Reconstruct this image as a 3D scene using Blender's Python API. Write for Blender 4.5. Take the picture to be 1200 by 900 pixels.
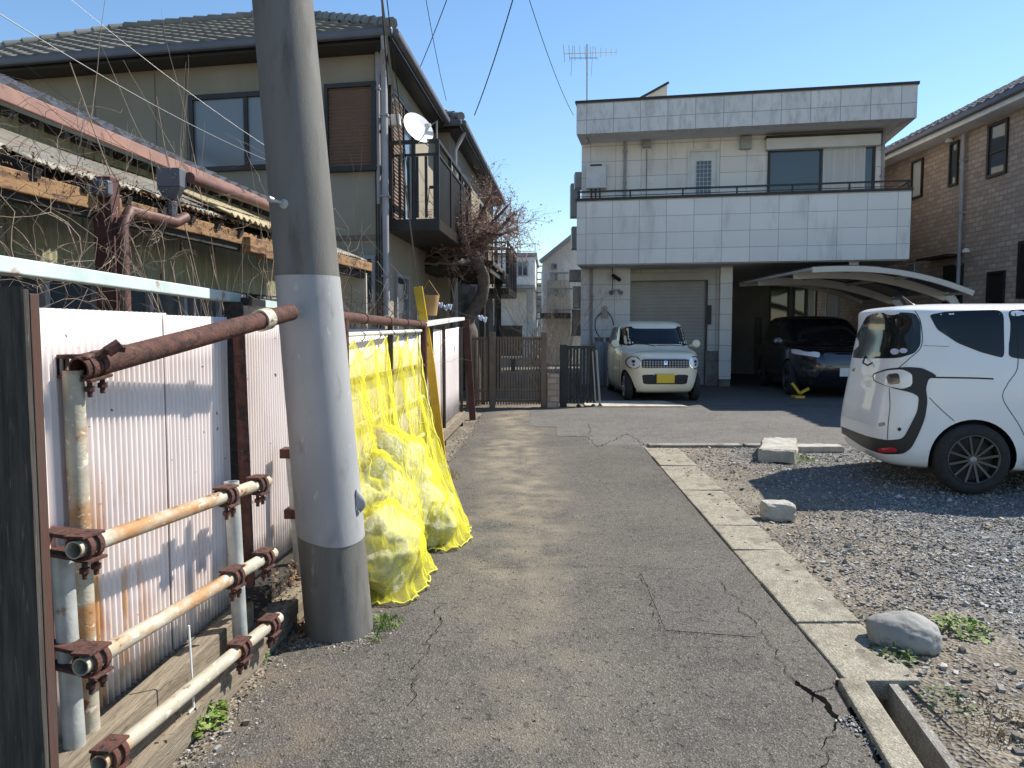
import bpy, bmesh, math, random
from mathutils import Vector, Matrix, noise as mn
from mathutils.bvhtree import BVHTree
from mathutils.geometry import delaunay_2d_cdt
R = math.radians
PI = math.pi
random.seed(7)
for o in list(bpy.data.objects): bpy.data.objects.remove(o)
sc = bpy.context.scene
COL = sc.collection

# ------------------------------------------------------------------ camera, sky, sun, exposure
PITCH = R(4.0); CZ = 1.45
cam = bpy.data.cameras.new('camera'); camo = bpy.data.objects.new('camera', cam); COL.objects.link(camo)
cam.lens = 27.0; cam.sensor_width = 36.0; cam.clip_start = 0.05; cam.clip_end = 900
camo.location = (0, 0, CZ); camo.rotation_euler = (PI/2 - PITCH, 0, 0)
sc.camera = camo
SUN_EL = R(47); SUN_AZ = R(62)
w = bpy.data.worlds.new('World'); sc.world = w; w.use_nodes = True
nt = w.node_tree
sky = nt.nodes.new('ShaderNodeTexSky'); sky.sky_type = 'NISHITA'; sky.sun_disc = False
sky.sun_elevation = SUN_EL; sky.sun_rotation = SUN_AZ; sky.air_density = 1.15; sky.dust_density = 0.05; sky.ozone_density = 3.0; sky.altitude = 20
hs_ = nt.nodes.new('ShaderNodeHueSaturation'); hs_.inputs['Saturation'].default_value = 1.10; nt.links.new(sky.outputs[0], hs_.inputs['Color']); nt.links.new(hs_.outputs[0], nt.nodes['Background'].inputs[0]); nt.nodes['Background'].inputs[1].default_value = 0.112
sl = bpy.data.lights.new('sun', 'SUN'); slo = bpy.data.objects.new('sun', sl); COL.objects.link(slo)
sl.energy = 5.0; sl.angle = R(0.53); sl.color = (1.0, 0.94, 0.83)
S = Vector((math.sin(SUN_AZ)*math.cos(SUN_EL), math.cos(SUN_AZ)*math.cos(SUN_EL), math.sin(SUN_EL)))
slo.rotation_euler = S.to_track_quat('Z', 'Y').to_euler(); slo.location = (20, 20, 30)
sc.view_settings.view_transform = 'Standard'; sc.view_settings.look = 'None'
sc.view_settings.exposure = 0.72; sc.view_settings.gamma = 1.0
sc.render.engine = 'CYCLES'
sc.cycles.max_bounces = 8; sc.cycles.transparent_max_bounces = 16

# ------------------------------------------------------------------ surveying: photo pixel -> point on a known real plane
def ray(px, py):
    a = (px-600)/900.0; b = (450-py)/900.0
    return Vector((a, math.cos(PITCH)+b*math.sin(PITCH), -math.sin(PITCH)+b*math.cos(PITCH)))
CAM = Vector((0, 0, CZ))
def on_ground(px, py, z=0.0):
    r = ray(px, py); return CAM + r*((z-CZ)/r.z)
def at(px, py, Y):
    r = ray(px, py); return CAM + r*(Y/r.y)
class Plane:                      # vertical plane through P with horizontal direction d
    def __init__(s, P, d):
        s.P = Vector((P[0], P[1], 0)); s.d = Vector((d[0], d[1], 0)).normalized()
        s.n = Vector((s.d.y, -s.d.x, 0))                 # faces the viewer when d runs to the right
    def sz(s, px, py):
        r = ray(px, py); det = r.x*(-s.d.y) + s.d.x*r.y
        t = (s.P.x*(-s.d.y) + s.d.x*s.P.y)/det
        q = CAM + r*t
        return (q - s.P).dot(s.d), q.z
    def pt(s, u, z, off=0.0):
        return s.P + s.d*u + s.n*off + Vector((0, 0, z))
def gz(x, y):                     # the ground rises a little towards the garage
    t = min(1, max(0, (y-9.5)/5.0)); return 0.12*t*t*(3-2*t)

# ------------------------------------------------------------------ materials
class NB:
    def __init__(s, name):
        s.m = bpy.data.materials.new(name); s.m.use_nodes = True; s.t = s.m.node_tree; s.t.nodes.clear()
        s.out = s.n('ShaderNodeOutputMaterial'); s.b = s.n('ShaderNodeBsdfPrincipled'); s.l(s.b.outputs[0], s.out.inputs[0])
        s.tc = s.n('ShaderNodeTexCoord')
    def n(s, t, **k):
        x = s.t.nodes.new(t)
        for a, v in k.items(): setattr(x, a, v)
        return x
    def l(s, a, b): s.t.links.new(a, b)
    def mapping(s, scale, src='Object', loc=(0,0,0), rot=(0,0,0)):
        m = s.n('ShaderNodeMapping'); s.l(s.tc.outputs[src], m.inputs[0])
        m.inputs['Scale'].default_value = scale if isinstance(scale, tuple) else (scale,)*3
        m.inputs['Location'].default_value = loc; m.inputs['Rotation'].default_value = rot
        return m.outputs[0]
    def noise(s, scale, det=5, vec=None, rough=.55, dist=0, out=0):
        x = s.n('ShaderNodeTexNoise'); s.l(vec if vec is not None else s.tc.outputs['Object'], x.inputs['Vector'])
        x.inputs['Scale'].default_value = scale; x.inputs['Detail'].default_value = det
        x.inputs['Roughness'].default_value = rough; x.inputs['Distortion'].default_value = dist
        return x.outputs[out]
    def voro(s, scale, vec=None, out='Color', feat='F1'):
        x = s.n('ShaderNodeTexVoronoi', feature=feat); s.l(vec if vec is not None else s.tc.outputs['Object'], x.inputs['Vector'])
        x.inputs['Scale'].default_value = scale; return x.outputs[out]
    def ramp(s, fac, lo, hi, a=0.0, b=1.0):
        x = s.n('ShaderNodeMapRange', interpolation_type='SMOOTHSTEP'); s.l(fac, x.inputs[0])
        for i, v in enumerate((lo, hi, a, b)): x.inputs[1+i].default_value = v
        return x.outputs[0]
    def math(s, op, a, b=None):
        x = s.n('ShaderNodeMath', operation=op)
        for i, v in enumerate((a, b)):
            if v is None: continue
            if isinstance(v, (int, float)): x.inputs[i].default_value = v
            else: s.l(v, x.inputs[i])
        return x.outputs[0]
    def mix(s, fac, a, b, mode='MIX'):
        x = s.n('ShaderNodeMix', data_type='RGBA', blend_type=mode)
        for i, v in ((0, fac), (6, a), (7, b)):
            if isinstance(v, (int, float)): x.inputs[i].default_value = v
            elif isinstance(v, tuple): x.inputs[i].default_value = v + (1,) if len(v) == 3 else v
            else: s.l(v, x.inputs[i])
        return x.outputs[2]
    def bump(s, h, strength, dist=.01, prev=None):
        x = s.n('ShaderNodeBump'); s.l(h, x.inputs['Height']); x.inputs['Strength'].default_value = strength
        x.inputs['Distance'].default_value = dist
        if prev is not None: s.l(prev, x.inputs['Normal'])
        return x.outputs[0]
    def fin(s, col, rough=.7, metal=0, spec=.5, nrm=None, coat=0, **k):
        for key, v in (('Base Color', col), ('Roughness', rough), ('Metallic', metal), ('Specular IOR Level', spec), ('Coat Weight', coat)):
            if isinstance(v, tuple): s.b.inputs[key].default_value = v + (1,)
            elif isinstance(v, (int, float)): s.b.inputs[key].default_value = v
            else: s.l(v, s.b.inputs[key])
        if nrm is not None: s.l(nrm, s.b.inputs['Normal'])
        return s.m
def pmat(name, c1, c2=None, scale=4, rough=.7, metal=0, bump=0, bscale=60, spots=(), spec=.5, coat=0, streak=None, bd=.004):
    """two tones over low noise, then stains [(colour, scale, lo, hi)], fine bump"""
    b = NB(name)
    vec = b.mapping(streak) if streak else b.tc.outputs['Object']
    col = c1
    if c2: col = b.mix(b.ramp(b.noise(scale, 6, vec), .3, .7), c1, c2)
    for (c, s_, lo, hi) in spots:
        col = b.mix(b.ramp(b.noise(s_, 7, vec, .62), lo, hi), col, c)
    nr = b.bump(b.noise(bscale, 5, vec), bump, bd) if bump else None
    return b.fin(col, rough, metal, spec, nr, coat)
M = {}
M['galv'] = pmat('galvanised_pipe', (.33,.35,.34), (.47,.48,.46), 14, .55, .35, .3, 90, [((.30,.20,.12), 9, .58, .68)])
M['galvrust'] = pmat('rusty_galvanised_pipe', (.34,.31,.24), (.45,.42,.34), 12, .65, .15, .4, 110, [((.36,.19,.08), 7, .48, .64), ((.13,.055,.03), 14, .60, .66), ((.62,.58,.48), 30, .58, .64)], streak=(1,.45,1))
M['rust'] = pmat('rusty_steel', (.060,.024,.018), (.115,.046,.032), 22, .85, .1, .9, 120, [((.035,.018,.015), 26, .52, .62), ((.20,.15,.12), 30, .66, .72)])
M['rustpost'] = pmat('dull_red_painted_post', (.06,.02,.018), (.10,.036,.03), 8, .7, 0, .4, 60)
M['concrete_pole'] = pmat('pole_concrete', (.105,.101,.094), (.155,.15,.138), 4, .75, 0, .35, 160, [((.085,.078,.068), 6, .52, .72), ((.24,.225,.20), 9, .64, .72)], streak=(1.6,1.6,.35))
M['sleeve'] = pmat('grey_sheet_sleeve', (.28,.285,.295), (.34,.34,.345), 3, .8, 0, .3, 40, [((.23,.225,.22), 7, .55, .72), ((.40,.40,.39), 18, .64, .70)], streak=(1.5,1.5,.6), bd=.003)
M['wood_dark'] = pmat('weathered_dark_wood', (.022,.020,.018), (.065,.058,.05), 9, .9, 0, .8, 30, [((.11,.10,.088), 16, .58, .7)], streak=(6,6,.5), bd=.006)
M['wood_red'] = pmat('red_brown_old_board', (.07,.025,.014), (.05,.035,.03), 7, .85, 0, .8, 30, streak=(6,6,.5))
M['wood_grey'] = pmat('weathered_timber', (.15,.12,.085), (.25,.21,.155), 8, .9, 0, .9, 30, [((.07,.055,.04), 12, .58, .68)], streak=(7,.6,7), bd=.006)
M['wood_orange'] = pmat('peeled_orange_wood', (.29,.165,.065), (.19,.105,.05), 5, .8, 0, .6, 30, [((.10,.05,.025), 6, .5, .6)], streak=(4,.8,4))
M['black_timber'] = pmat('rotten_black_timber', (.02,.018,.016), (.05,.042,.035), 8, .9, 0, 1.0, 25, streak=(6,1,6), bd=.01)
M['teal'] = pmat('faded_teal_angle', (.42,.52,.50), (.55,.62,.60), 6, .6, .1, .2, 60, [((.26,.14,.09), 3, .60, .68)], streak=(1,1.2,1))
M['white_paint'] = pmat('white_paint', (.72,.72,.70), (.62,.62,.60), 4, .5, 0, .1, 50)
M['pale_edge'] = pmat('white_fence_cap', (.62,.63,.63), (.52,.52,.5), 5, .6, 0, .2, 60)
M['yellow'] = pmat('yellow_guard', (.62,.40,.015), (.50,.31,.02), 5, .5, 0, .15, 60, [((.15,.09,.03), 9, .63, .7)])
M['plaster'] = pmat('tan_stucco', (.30,.265,.205), (.25,.22,.17), 1.6, .92, 0, .5, 140, [((.19,.165,.13), 2.2, .6, .8)], streak=(1,1,.5))
M['olive'] = pmat('olive_steel_cladding', (.34,.325,.21), (.25,.235,.145), 3, .75, .0, .2, 60, [((.13,.06,.03), 4, .6, .68)], streak=(5,5,.7))
M['dark_frame'] = pmat('dark_bronze_frame', (.022,.02,.018), (.035,.03,.026), 5, .45, .3)
M['black'] = pmat('black_plastic', (.012,.012,.013), None, 4, .5)
M['blackmetal'] = pmat('black_paint_metal', (.02,.02,.022), (.03,.03,.03), 4, .5, .2)
M['shutterbrown'] = pmat('brown_rain_shutter', (.20,.13,.095), (.17,.11,.08), 2, .6, 0)
M['gutter_grey'] = pmat('slate_grey_gutter', (.085,.09,.11), (.11,.115,.135), 3, .5, 0)
M['gutter_pink'] = pmat('faded_pink_fascia', (.30,.165,.13), (.22,.12,.10), 4, .7, 0, .2, 60, [((.12,.06,.045), 7, .6, .7)])
M['tile_grey'] = pmat('ceramic_roof_tile', (.115,.115,.105), (.19,.185,.165), 2.5, .55, 0, .2, 60, [((.26,.25,.22), 6, .58, .7)])
M['tile_dark'] = pmat('dark_roof_tile', (.07,.072,.08), (.13,.13,.14), 3, .45, 0, .2, 60)
M['pipe_grey'] = pmat('grey_drain_pipe', (.27,.26,.28), (.34,.33,.34), 4, .5)
M['pipe_brown'] = pmat('brown_drain_pipe', (.085,.035,.028), (.14,.062,.047), 5, .6, 0, .2, 40)
M['white_wall'] = pmat('white_render', (.66,.66,.64), (.58,.58,.56), 2, .85, 0, .2, 80)
M['cream_wall'] = pmat('cream_render', (.50,.47,.40), (.43,.40,.34), 2, .85, 0, .2, 80)
M['rubber'] = pmat('tyre_rubber', (.018,.018,.018), (.03,.029,.028), 30, .85, 0, .2, 120)
M['gunmetal'] = pmat('gunmetal_alloy', (.10,.10,.10), None, 4, .4, .8)
M['silver'] = pmat('silver_alloy', (.55,.55,.56), None, 4, .3, .9)
M['chrome'] = pmat('chrome', (.75,.75,.77), None, 4, .12, 1.0)
M['car_white'] = pmat('white_car_paint', (.80,.80,.80), (.77,.77,.765), 1.5, .28, 0, 0, spots=[((.66,.64,.60), 3, .66, .85)], coat=.45)
M['car_cream'] = pmat('cream_car_paint', (.84,.75,.56), (.80,.71,.53), 1.5, .35, 0, coat=.3)
M['car_black'] = pmat('black_car_paint', (.008,.009,.012), None, 1.5, .22, 0, coat=.9)
M['seam'] = pmat('panel_gap', (.01,.01,.01), None, 1, .8)
M['glass_car'] = NB('dark_car_glass').fin((.010,.012,.014), .06, 0, .4)
M['glass_grey'] = NB('net_lined_pane').fin((.20,.215,.225), .12, 0, .6)
M['glass_win'] = NB('window_pane').fin((.06,.075,.085), .05, 0, .8)
M['lens'] = NB('clear_lamp_lens').fin((.78,.78,.78), .15, 0, .7, coat=1)
M['lens_dark'] = NB('smoked_lamp_lens').fin((.05,.05,.055), .1, .2, .7, coat=1)
M['red_lens'] = NB('red_reflector').fin((.5,.02,.03), .15, 0, .7, coat=1)
M['plate_yellow'] = pmat('yellow_plate', (.70,.48,.03), None, 1, .5)
M['interior'] = pmat('car_interior', (.16,.16,.16), (.25,.24,.23), 8, .8)
M['curtain'] = pmat('net_curtain', (.62,.62,.60), (.45,.45,.45), 12, .8, streak=(6,6,.05))
M['steel_roof'] = pmat('weathered_sheet_roof', (.22,.21,.17), (.15,.135,.105), 4, .6, .2, .3, 40, [((.20,.09,.04), 4, .55, .65)])
M['stone'] = pmat('river_stone', (.21,.208,.195), (.30,.295,.275), 7, .85, 0, .8, 60, [((.13,.13,.12), 14, .55, .7)])
M['chunk'] = pmat('broken_concrete', (.42,.40,.36), (.30,.285,.25), 8, .95, 0, 1, 60, bd=.01)
M['bark'] = pmat('plum_bark', (.07,.055,.05), (.13,.105,.09), 12, .9, 0, .8, 50)
M['twig_red'] = pmat('budding_twigs', (.22,.14,.105), (.30,.20,.155), 8, .85)
M['bud'] = pmat('reddish_buds', (.28,.155,.125), (.38,.235,.185), 8, .8)
M['blossom'] = pmat('pink_blossom', (.55,.22,.30), (.65,.35,.42), 8, .8)
M['vine'] = pmat('dead_vine', (.22,.165,.12), (.38,.30,.23), 8, .9)
M['vine_dark'] = pmat('dark_vine', (.07,.05,.04), (.13,.10,.08), 8, .9)
M['drygrass'] = pmat('dry_grass', (.36,.28,.15), (.25,.19,.09), 5, .9)
M['weed'] = pmat('weed_leaf', (.10,.17,.025), (.17,.25,.04), 20, .7)
M['weed_dark'] = pmat('dark_weed_leaf', (.04,.08,.02), (.09,.14,.03), 20, .7)
M['deadleaf'] = pmat('dead_leaves', (.12,.065,.035), (.20,.12,.06), 9, .9)
M['lpg'] = pmat('grey_gas_cylinder', (.30,.33,.36), (.25,.28,.30), 3, .5)
M['gate_brown'] = pmat('brown_gate_slat', (.19,.14,.10), (.14,.105,.075), 6, .6, .2)
M['dish'] = pmat('white_dish', (.72,.72,.70), None, 2, .5)
M['polycarb'] = pmat('smoked_roof_sheet', (.03,.03,.035), (.05,.05,.055), 2, .25)
M['alu_grey'] = pmat('grey_aluminium', (.30,.30,.29), (.26,.26,.255), 3, .4, .4)
M['wire'] = pmat('cable', (.015,.015,.016), None, 2, .6)
M['steelwire'] = pmat('steel_strand', (.22,.22,.22), None, 2, .5, .6)
M['basket'] = pmat('orange_basket', (.42,.25,.09), (.33,.19,.07), 10, .8)
M['bluegrey'] = pmat('blue_white_plastic', (.45,.50,.60), None, 2, .5)

def asphalt(name, dark, light, dust=0.0, patch=0.0, rough_aggr=1.0):
    b = NB(name)
    big = b.ramp(b.noise(.9, 8, None, .62), .32, .66)
    col = b.mix(big, dark, light)
    mid = b.ramp(b.noise(6, 6), .35, .65)
    col = b.mix(b.math('MULTIPLY', mid, .35), col, tuple(c*1.35 for c in light))
    cell = b.voro(140); sep = b.n('ShaderNodeSeparateColor'); b.l(cell, sep.inputs[0])
    agg = b.ramp(sep.outputs[0], .70, 1.0)
    col = b.mix(b.math('MULTIPLY', agg, .42*rough_aggr), col, (.27,.25,.225))
    agd = b.ramp(sep.outputs[1], .62, .9)
    col = b.mix(b.math('MULTIPLY', agd, .6), col, (.028,.027,.027))
    cell2 = b.voro(330); sep2 = b.n('ShaderNodeSeparateColor'); b.l(cell2, sep2.inputs[0])
    col = b.mix(b.math('MULTIPLY', b.ramp(sep2.outputs[0], .6, 1), .4*rough_aggr), col, (.27,.25,.22))
    if dust:
        sx = b.n('ShaderNodeSeparateXYZ'); b.l(b.tc.outputs['Object'], sx.inputs[0])
        nz = b.noise(.8, 4)
        # wheel-worn dusty band wandering along the middle of the lane
        xx = b.math('ADD', sx.outputs[0], b.math('MULTIPLY', b.math('SUBTRACT', nz, .5), 1.0))
        d = b.math('ABSOLUTE', b.math('SUBTRACT', xx, .05))
        band = b.ramp(d, .65, .05)
        far = b.ramp(sx.outputs[1], 2.4, 8.0, .35, 1.0)
        f = b.math('MULTIPLY', b.math('MULTIPLY', band, far), b.ramp(b.noise(3.5, 6), .3, .75))
        col = b.mix(b.math('MULTIPLY', f, dust), col, (.36,.30,.21))
        # earthy creep from both edges
        e1 = b.ramp(xx, -.45, -1.05); e2 = b.ramp(b.noise(5, 7), .42, .7)
        col = b.mix(b.math('MULTIPLY', b.math('MULTIPLY', e1, e2), .7), col, (.17,.13,.095))
    h = b.math('ADD', b.voro(140, out='Distance'), b.math('MULTIPLY', b.noise(40, 4), .8))
    pits = b.ramp(b.noise(28, 3), .60, .68)
    col = b.mix(b.math('MULTIPLY', pits, .55), col, (.022,.020,.018))
    nr = b.bump(b.math('SUBTRACT', h, pits), .8, .005)
    return b.fin(col, .88, 0, .35, nr)
M['asphalt'] = asphalt('old_asphalt', (.045,.041,.036), (.092,.082,.068), .62)
M['asphalt_lane'] = asphalt('pale_lane_asphalt', (.075,.073,.070), (.125,.12,.11), 0, 0, 1.3)
M['asphalt_patch'] = asphalt('patch_asphalt', (.052,.048,.042), (.088,.08,.07), 0)
M['asphalt_drive'] = asphalt('driveway_asphalt', (.065,.062,.058), (.10,.095,.085), 0)
M['crack'] = pmat('crack_shade', (.004,.004,.004), (.012,.011,.010), 9, 1.0, spec=0)  # near-black colour imitates the shade down inside the open cracks

def concrete(name, a, c, dirt=(.12,.105,.08)):
    b = NB(name)
    col = b.mix(b.ramp(b.noise(3, 6), .3, .7), a, c)
    sep = b.n('ShaderNodeSeparateColor'); b.l(b.voro(120), sep.inputs[0])
    col = b.mix(b.math('MULTIPLY', b.ramp(sep.outputs[0], .6, 1), .5), col, tuple(min(1, x*1.5) for x in c))
    col = b.mix(b.math('MULTIPLY', b.ramp(sep.outputs[1], .75, 1), .6), col, dirt)
    col = b.mix(b.math('MULTIPLY', b.ramp(b.noise(5, 8, None, .65), .46, .66), .75), col, dirt)
    nr = b.bump(b.math('ADD', b.voro(120, out='Distance'), b.noise(25, 5)), .6, .006)
    return b.fin(col, .92, 0, .3, nr)
M['concrete'] = concrete('old_concrete', (.22,.198,.155), (.31,.285,.225))
M['concrete_grey'] = concrete('grey_concrete', (.20,.19,.17), (.28,.265,.235))
def soil():
    b = NB('gravelly_soil')
    sx = b.n('ShaderNodeSeparateXYZ'); b.l(b.tc.outputs['Object'], sx.inputs[0])
    col = b.mix(b.ramp(b.noise(2.2, 7), .35, .65), (.15,.125,.092), (.25,.212,.16))
    x = b.math('SUBTRACT', sx.outputs[0], b.math('MULTIPLY', b.noise(.9, 5), 2.0))
    g = b.ramp(x, 1.1, 2.3)
    grav = b.mix(b.ramp(b.noise(5, 6), .3, .7), (.115,.116,.116), (.19,.19,.187))
    col = b.mix(g, col, grav)
    sep = b.n('ShaderNodeSeparateColor'); b.l(b.voro(55), sep.inputs[0])
    col = b.mix(b.math('MULTIPLY', b.ramp(sep.outputs[0], .55, 1), .55), col, (.30,.30,.29))
    col = b.mix(b.math('MULTIPLY', b.ramp(sep.outputs[1], .6, 1), .55), col, (.045,.043,.042))
    nr = b.bump(b.math('ADD', b.voro(55, out='Distance'), b.noise(22, 6)), 1.0, .014)
    return b.fin(col, .95, 0, .25, nr)
M['soil'] = soil()
def gravelmat(name, cols, lum=1.28):
    b = NB(name)
    g = b.n('ShaderNodeNewGeometry'); cr = b.n('ShaderNodeValToRGB'); b.l(g.outputs['Random Per Island'], cr.inputs[0])
    cr.color_ramp.interpolation = 'CONSTANT'
    e = cr.color_ramp.elements
    for i, c in enumerate(cols):
        el = e[i] if i < 2 else e.new(i/len(cols))
        el.position = i/len(cols); el.color = tuple(x*lum for x in c) + (1,)
    col = b.mix(b.ramp(b.noise(60, 4), .3, .7), cr.outputs[0], (.2,.2,.2), 'MULTIPLY') if False else cr.outputs[0]
    return b.fin(col, .9, 0, .3, b.bump(b.noise(90, 4), .4, .004))
M['gravel'] = gravelmat('crushed_gravel', [(.10,.105,.115),(.16,.16,.165),(.24,.24,.24),(.36,.36,.36),(.13,.125,.12),(.27,.25,.22),(.19,.185,.175),(.20,.165,.125),(.15,.14,.125)])
M['pebble'] = gravelmat('earthy_pebbles', [(.15,.135,.11),(.22,.20,.175),(.09,.085,.075),(.30,.285,.26),(.17,.145,.11)])

def wall_tiles():
    b = NB('white_wall_tiles')
    br = b.n('ShaderNodeTexBrick'); b.l(b.tc.outputs['UV'], br.inputs['Vector'])
    br.offset = 0; br.squash = 1
    for k, v in (('Scale', 1.0), ('Mortar Size', .007), ('Mortar Smooth', .1), ('Bias', 0), ('Brick Width', .60), ('Row Height', .3645)): br.inputs[k].default_value = v
    br.inputs['Color1'].default_value = (.82,.79,.74,1); br.inputs['Color2'].default_value = (.74,.715,.675,1); br.inputs['Mortar'].default_value = (.44,.43,.42,1)
    n1 = b.ramp(b.noise(1.4, 7, b.mapping((1.6,1.6,.45)), .65), .5, .75)
    col = b.mix(b.math('MULTIPLY', n1, .5), br.outputs['Color'], (.36,.35,.33))
    return b.fin(col, .55, 0, .4, b.bump(b.math('SUBTRACT', 1.0, br.outputs['Fac']), .5, .004))
M['wtile'] = wall_tiles()
def wall_tiles_soiled():
    b = NB('soiled_fascia_tiles')
    br = b.n('ShaderNodeTexBrick'); b.l(b.tc.outputs['UV'], br.inputs['Vector'])
    br.offset = 0; br.squash = 1
    for k, v in (('Scale', 1.0), ('Mortar Size', .007), ('Mortar Smooth', .1), ('Bias', 0), ('Brick Width', .60), ('Row Height', .3645)): br.inputs[k].default_value = v
    br.inputs['Color1'].default_value = (.70,.685,.66,1); br.inputs['Color2'].default_value = (.63,.615,.595,1); br.inputs['Mortar'].default_value = (.27,.27,.27,1)
    v = b.mapping((3.0,3.0,.9))
    n1 = b.ramp(b.noise(2.2, 8, v, .7), .42, .72)
    col = b.mix(b.math('MULTIPLY', n1, .6), br.outputs['Color'], (.30,.295,.28))
    return b.fin(col, .6, 0, .4, b.bump(b.math('SUBTRACT', 1.0, br.outputs['Fac']), .5, .004))
M['wtile_soiled'] = wall_tiles_soiled()
def bricks():
    b = NB('tan_brick_cladding')
    br = b.n('ShaderNodeTexBrick'); b.l(b.tc.outputs['UV'], br.inputs['Vector'])
    for k, v in (('Scale', 1.0), ('Mortar Size', .010), ('Mortar Smooth', .2), ('Bias', -.1), ('Brick Width', .26), ('Row Height', .105)): br.inputs[k].default_value = v
    br.inputs['Color1'].default_value = (.52,.39,.295,1); br.inputs['Color2'].default_value = (.36,.265,.205,1); br.inputs['Mortar'].default_value = (.25,.23,.21,1)
    col = b.mix(b.math('MULTIPLY', b.ramp(b.noise(9, 5), .35, .7), .5), br.outputs['Color'], (.30,.22,.165))
    return b.fin(col, .85, 0, .3, b.bump(b.math('ADD', b.math('SUBTRACT', 1.0, br.outputs['Fac']), b.math('MULTIPLY', b.noise(50, 4), .3)), .8, .012))
M['brick'] = bricks()
def sheetmat():
    b = NB('pinkish_white_corrugated')
    col = b.mix(b.ramp(b.noise(2.5, 5), .3, .7), (.74,.665,.645), (.66,.59,.57))
    sx = b.n('ShaderNodeSeparateXYZ'); b.l(b.tc.outputs['Object'], sx.inputs[0])
    st = b.noise(4.0, 6, b.mapping((1,3.0,.45)), .6)
    rust = b.math('MULTIPLY', b.ramp(st, .46, .62), b.ramp(sx.outputs[2], 1.10, .60))
    rust = b.math('MULTIPLY', rust, b.ramp(sx.outputs[1], -.15, -.50, .10, 1.0))
    rust = b.math('MULTIPLY', rust, b.ramp(b.noise(1.1, 3, b.mapping((1,1.6,.2))), .32, .50))
    col = b.mix(b.math('MULTIPLY', rust, .95), col, (.50,.24,.06))
    col = b.mix(b.ramp(b.noise(26, 3), .70, .74), col, (.13,.07,.045))
    dirt = b.math('MULTIPLY', b.ramp(sx.outputs[2], .6, .2), b.ramp(b.noise(7, 6), .4, .65))
    col = b.mix(b.math('MULTIPLY', dirt, .5), col, (.30,.25,.19))
    return b.fin(col, .5, 0, .45)
M['sheet'] = sheetmat()
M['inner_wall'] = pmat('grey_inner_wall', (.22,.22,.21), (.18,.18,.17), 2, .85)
def netmat():
    b = NB('yellow_mesh_net')
    lw = b.n('ShaderNodeLayerWeight'); lw.inputs[0].default_value = .35
    th = b.n('ShaderNodeTexWave', wave_type='BANDS', bands_direction='X'); b.l(b.mapping((62,62,62), 'UV'), th.inputs[0]); th.inputs['Scale'].default_value = 1.0
    th2 = b.n('ShaderNodeTexWave', wave_type='BANDS', bands_direction='Y'); b.l(b.mapping((62,62,62), 'UV'), th2.inputs[0]); th2.inputs['Scale'].default_value = 1.0
    thr = b.ramp(b.math('MAXIMUM', th.outputs['Fac'], th2.outputs['Fac']), .55, .95)
    gather = b.ramp(b.noise(9, 6, b.mapping((2.6,.55,1), 'UV'), .6, .6), .50, .66)
    a = b.math('ADD', b.math('MULTIPLY', thr, .26), .16)
    a = b.math('ADD', a, b.math('MULTIPLY', gather, .44))
    a = b.math('ADD', a, b.math('MULTIPLY', lw.outputs['Facing'], .38))
    a = b.math('MINIMUM', a, .96)
    d = b.n('ShaderNodeBsdfDiffuse'); d.inputs[0].default_value = (.76,.71,.07,1)
    t = b.n('ShaderNodeBsdfTranslucent'); t.inputs[0].default_value = (.80,.78,.12,1)
    mx = b.n('ShaderNodeMixShader'); mx.inputs[0].default_value = .4; b.l(d.outputs[0], mx.inputs[1]); b.l(t.outputs[0], mx.inputs[2])
    tr = b.n('ShaderNodeBsdfTransparent'); m2 = b.n('ShaderNodeMixShader')
    b.l(a, m2.inputs[0]); b.l(tr.outputs[0], m2.inputs[1]); b.l(mx.outputs[0], m2.inputs[2]); b.l(m2.outputs[0], b.out.inputs[0])
    return b.m
M['net'] = netmat()
def bagmat(name, c1, c2):
    b = NB(name)
    col = b.mix(b.ramp(b.noise(5, 5), .4, .6), c1, c2)
    nr = b.bump(b.noise(11, 6, None, .7, 1.2), 1.0, .05)
    b.b.inputs['Subsurface Weight'].default_value = .0
    return b.fin(col, .3, 0, .6, nr)
M['bag'] = bagmat('clear_rubbish_bag', (.86,.85,.78), (.68,.66,.56))

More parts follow.
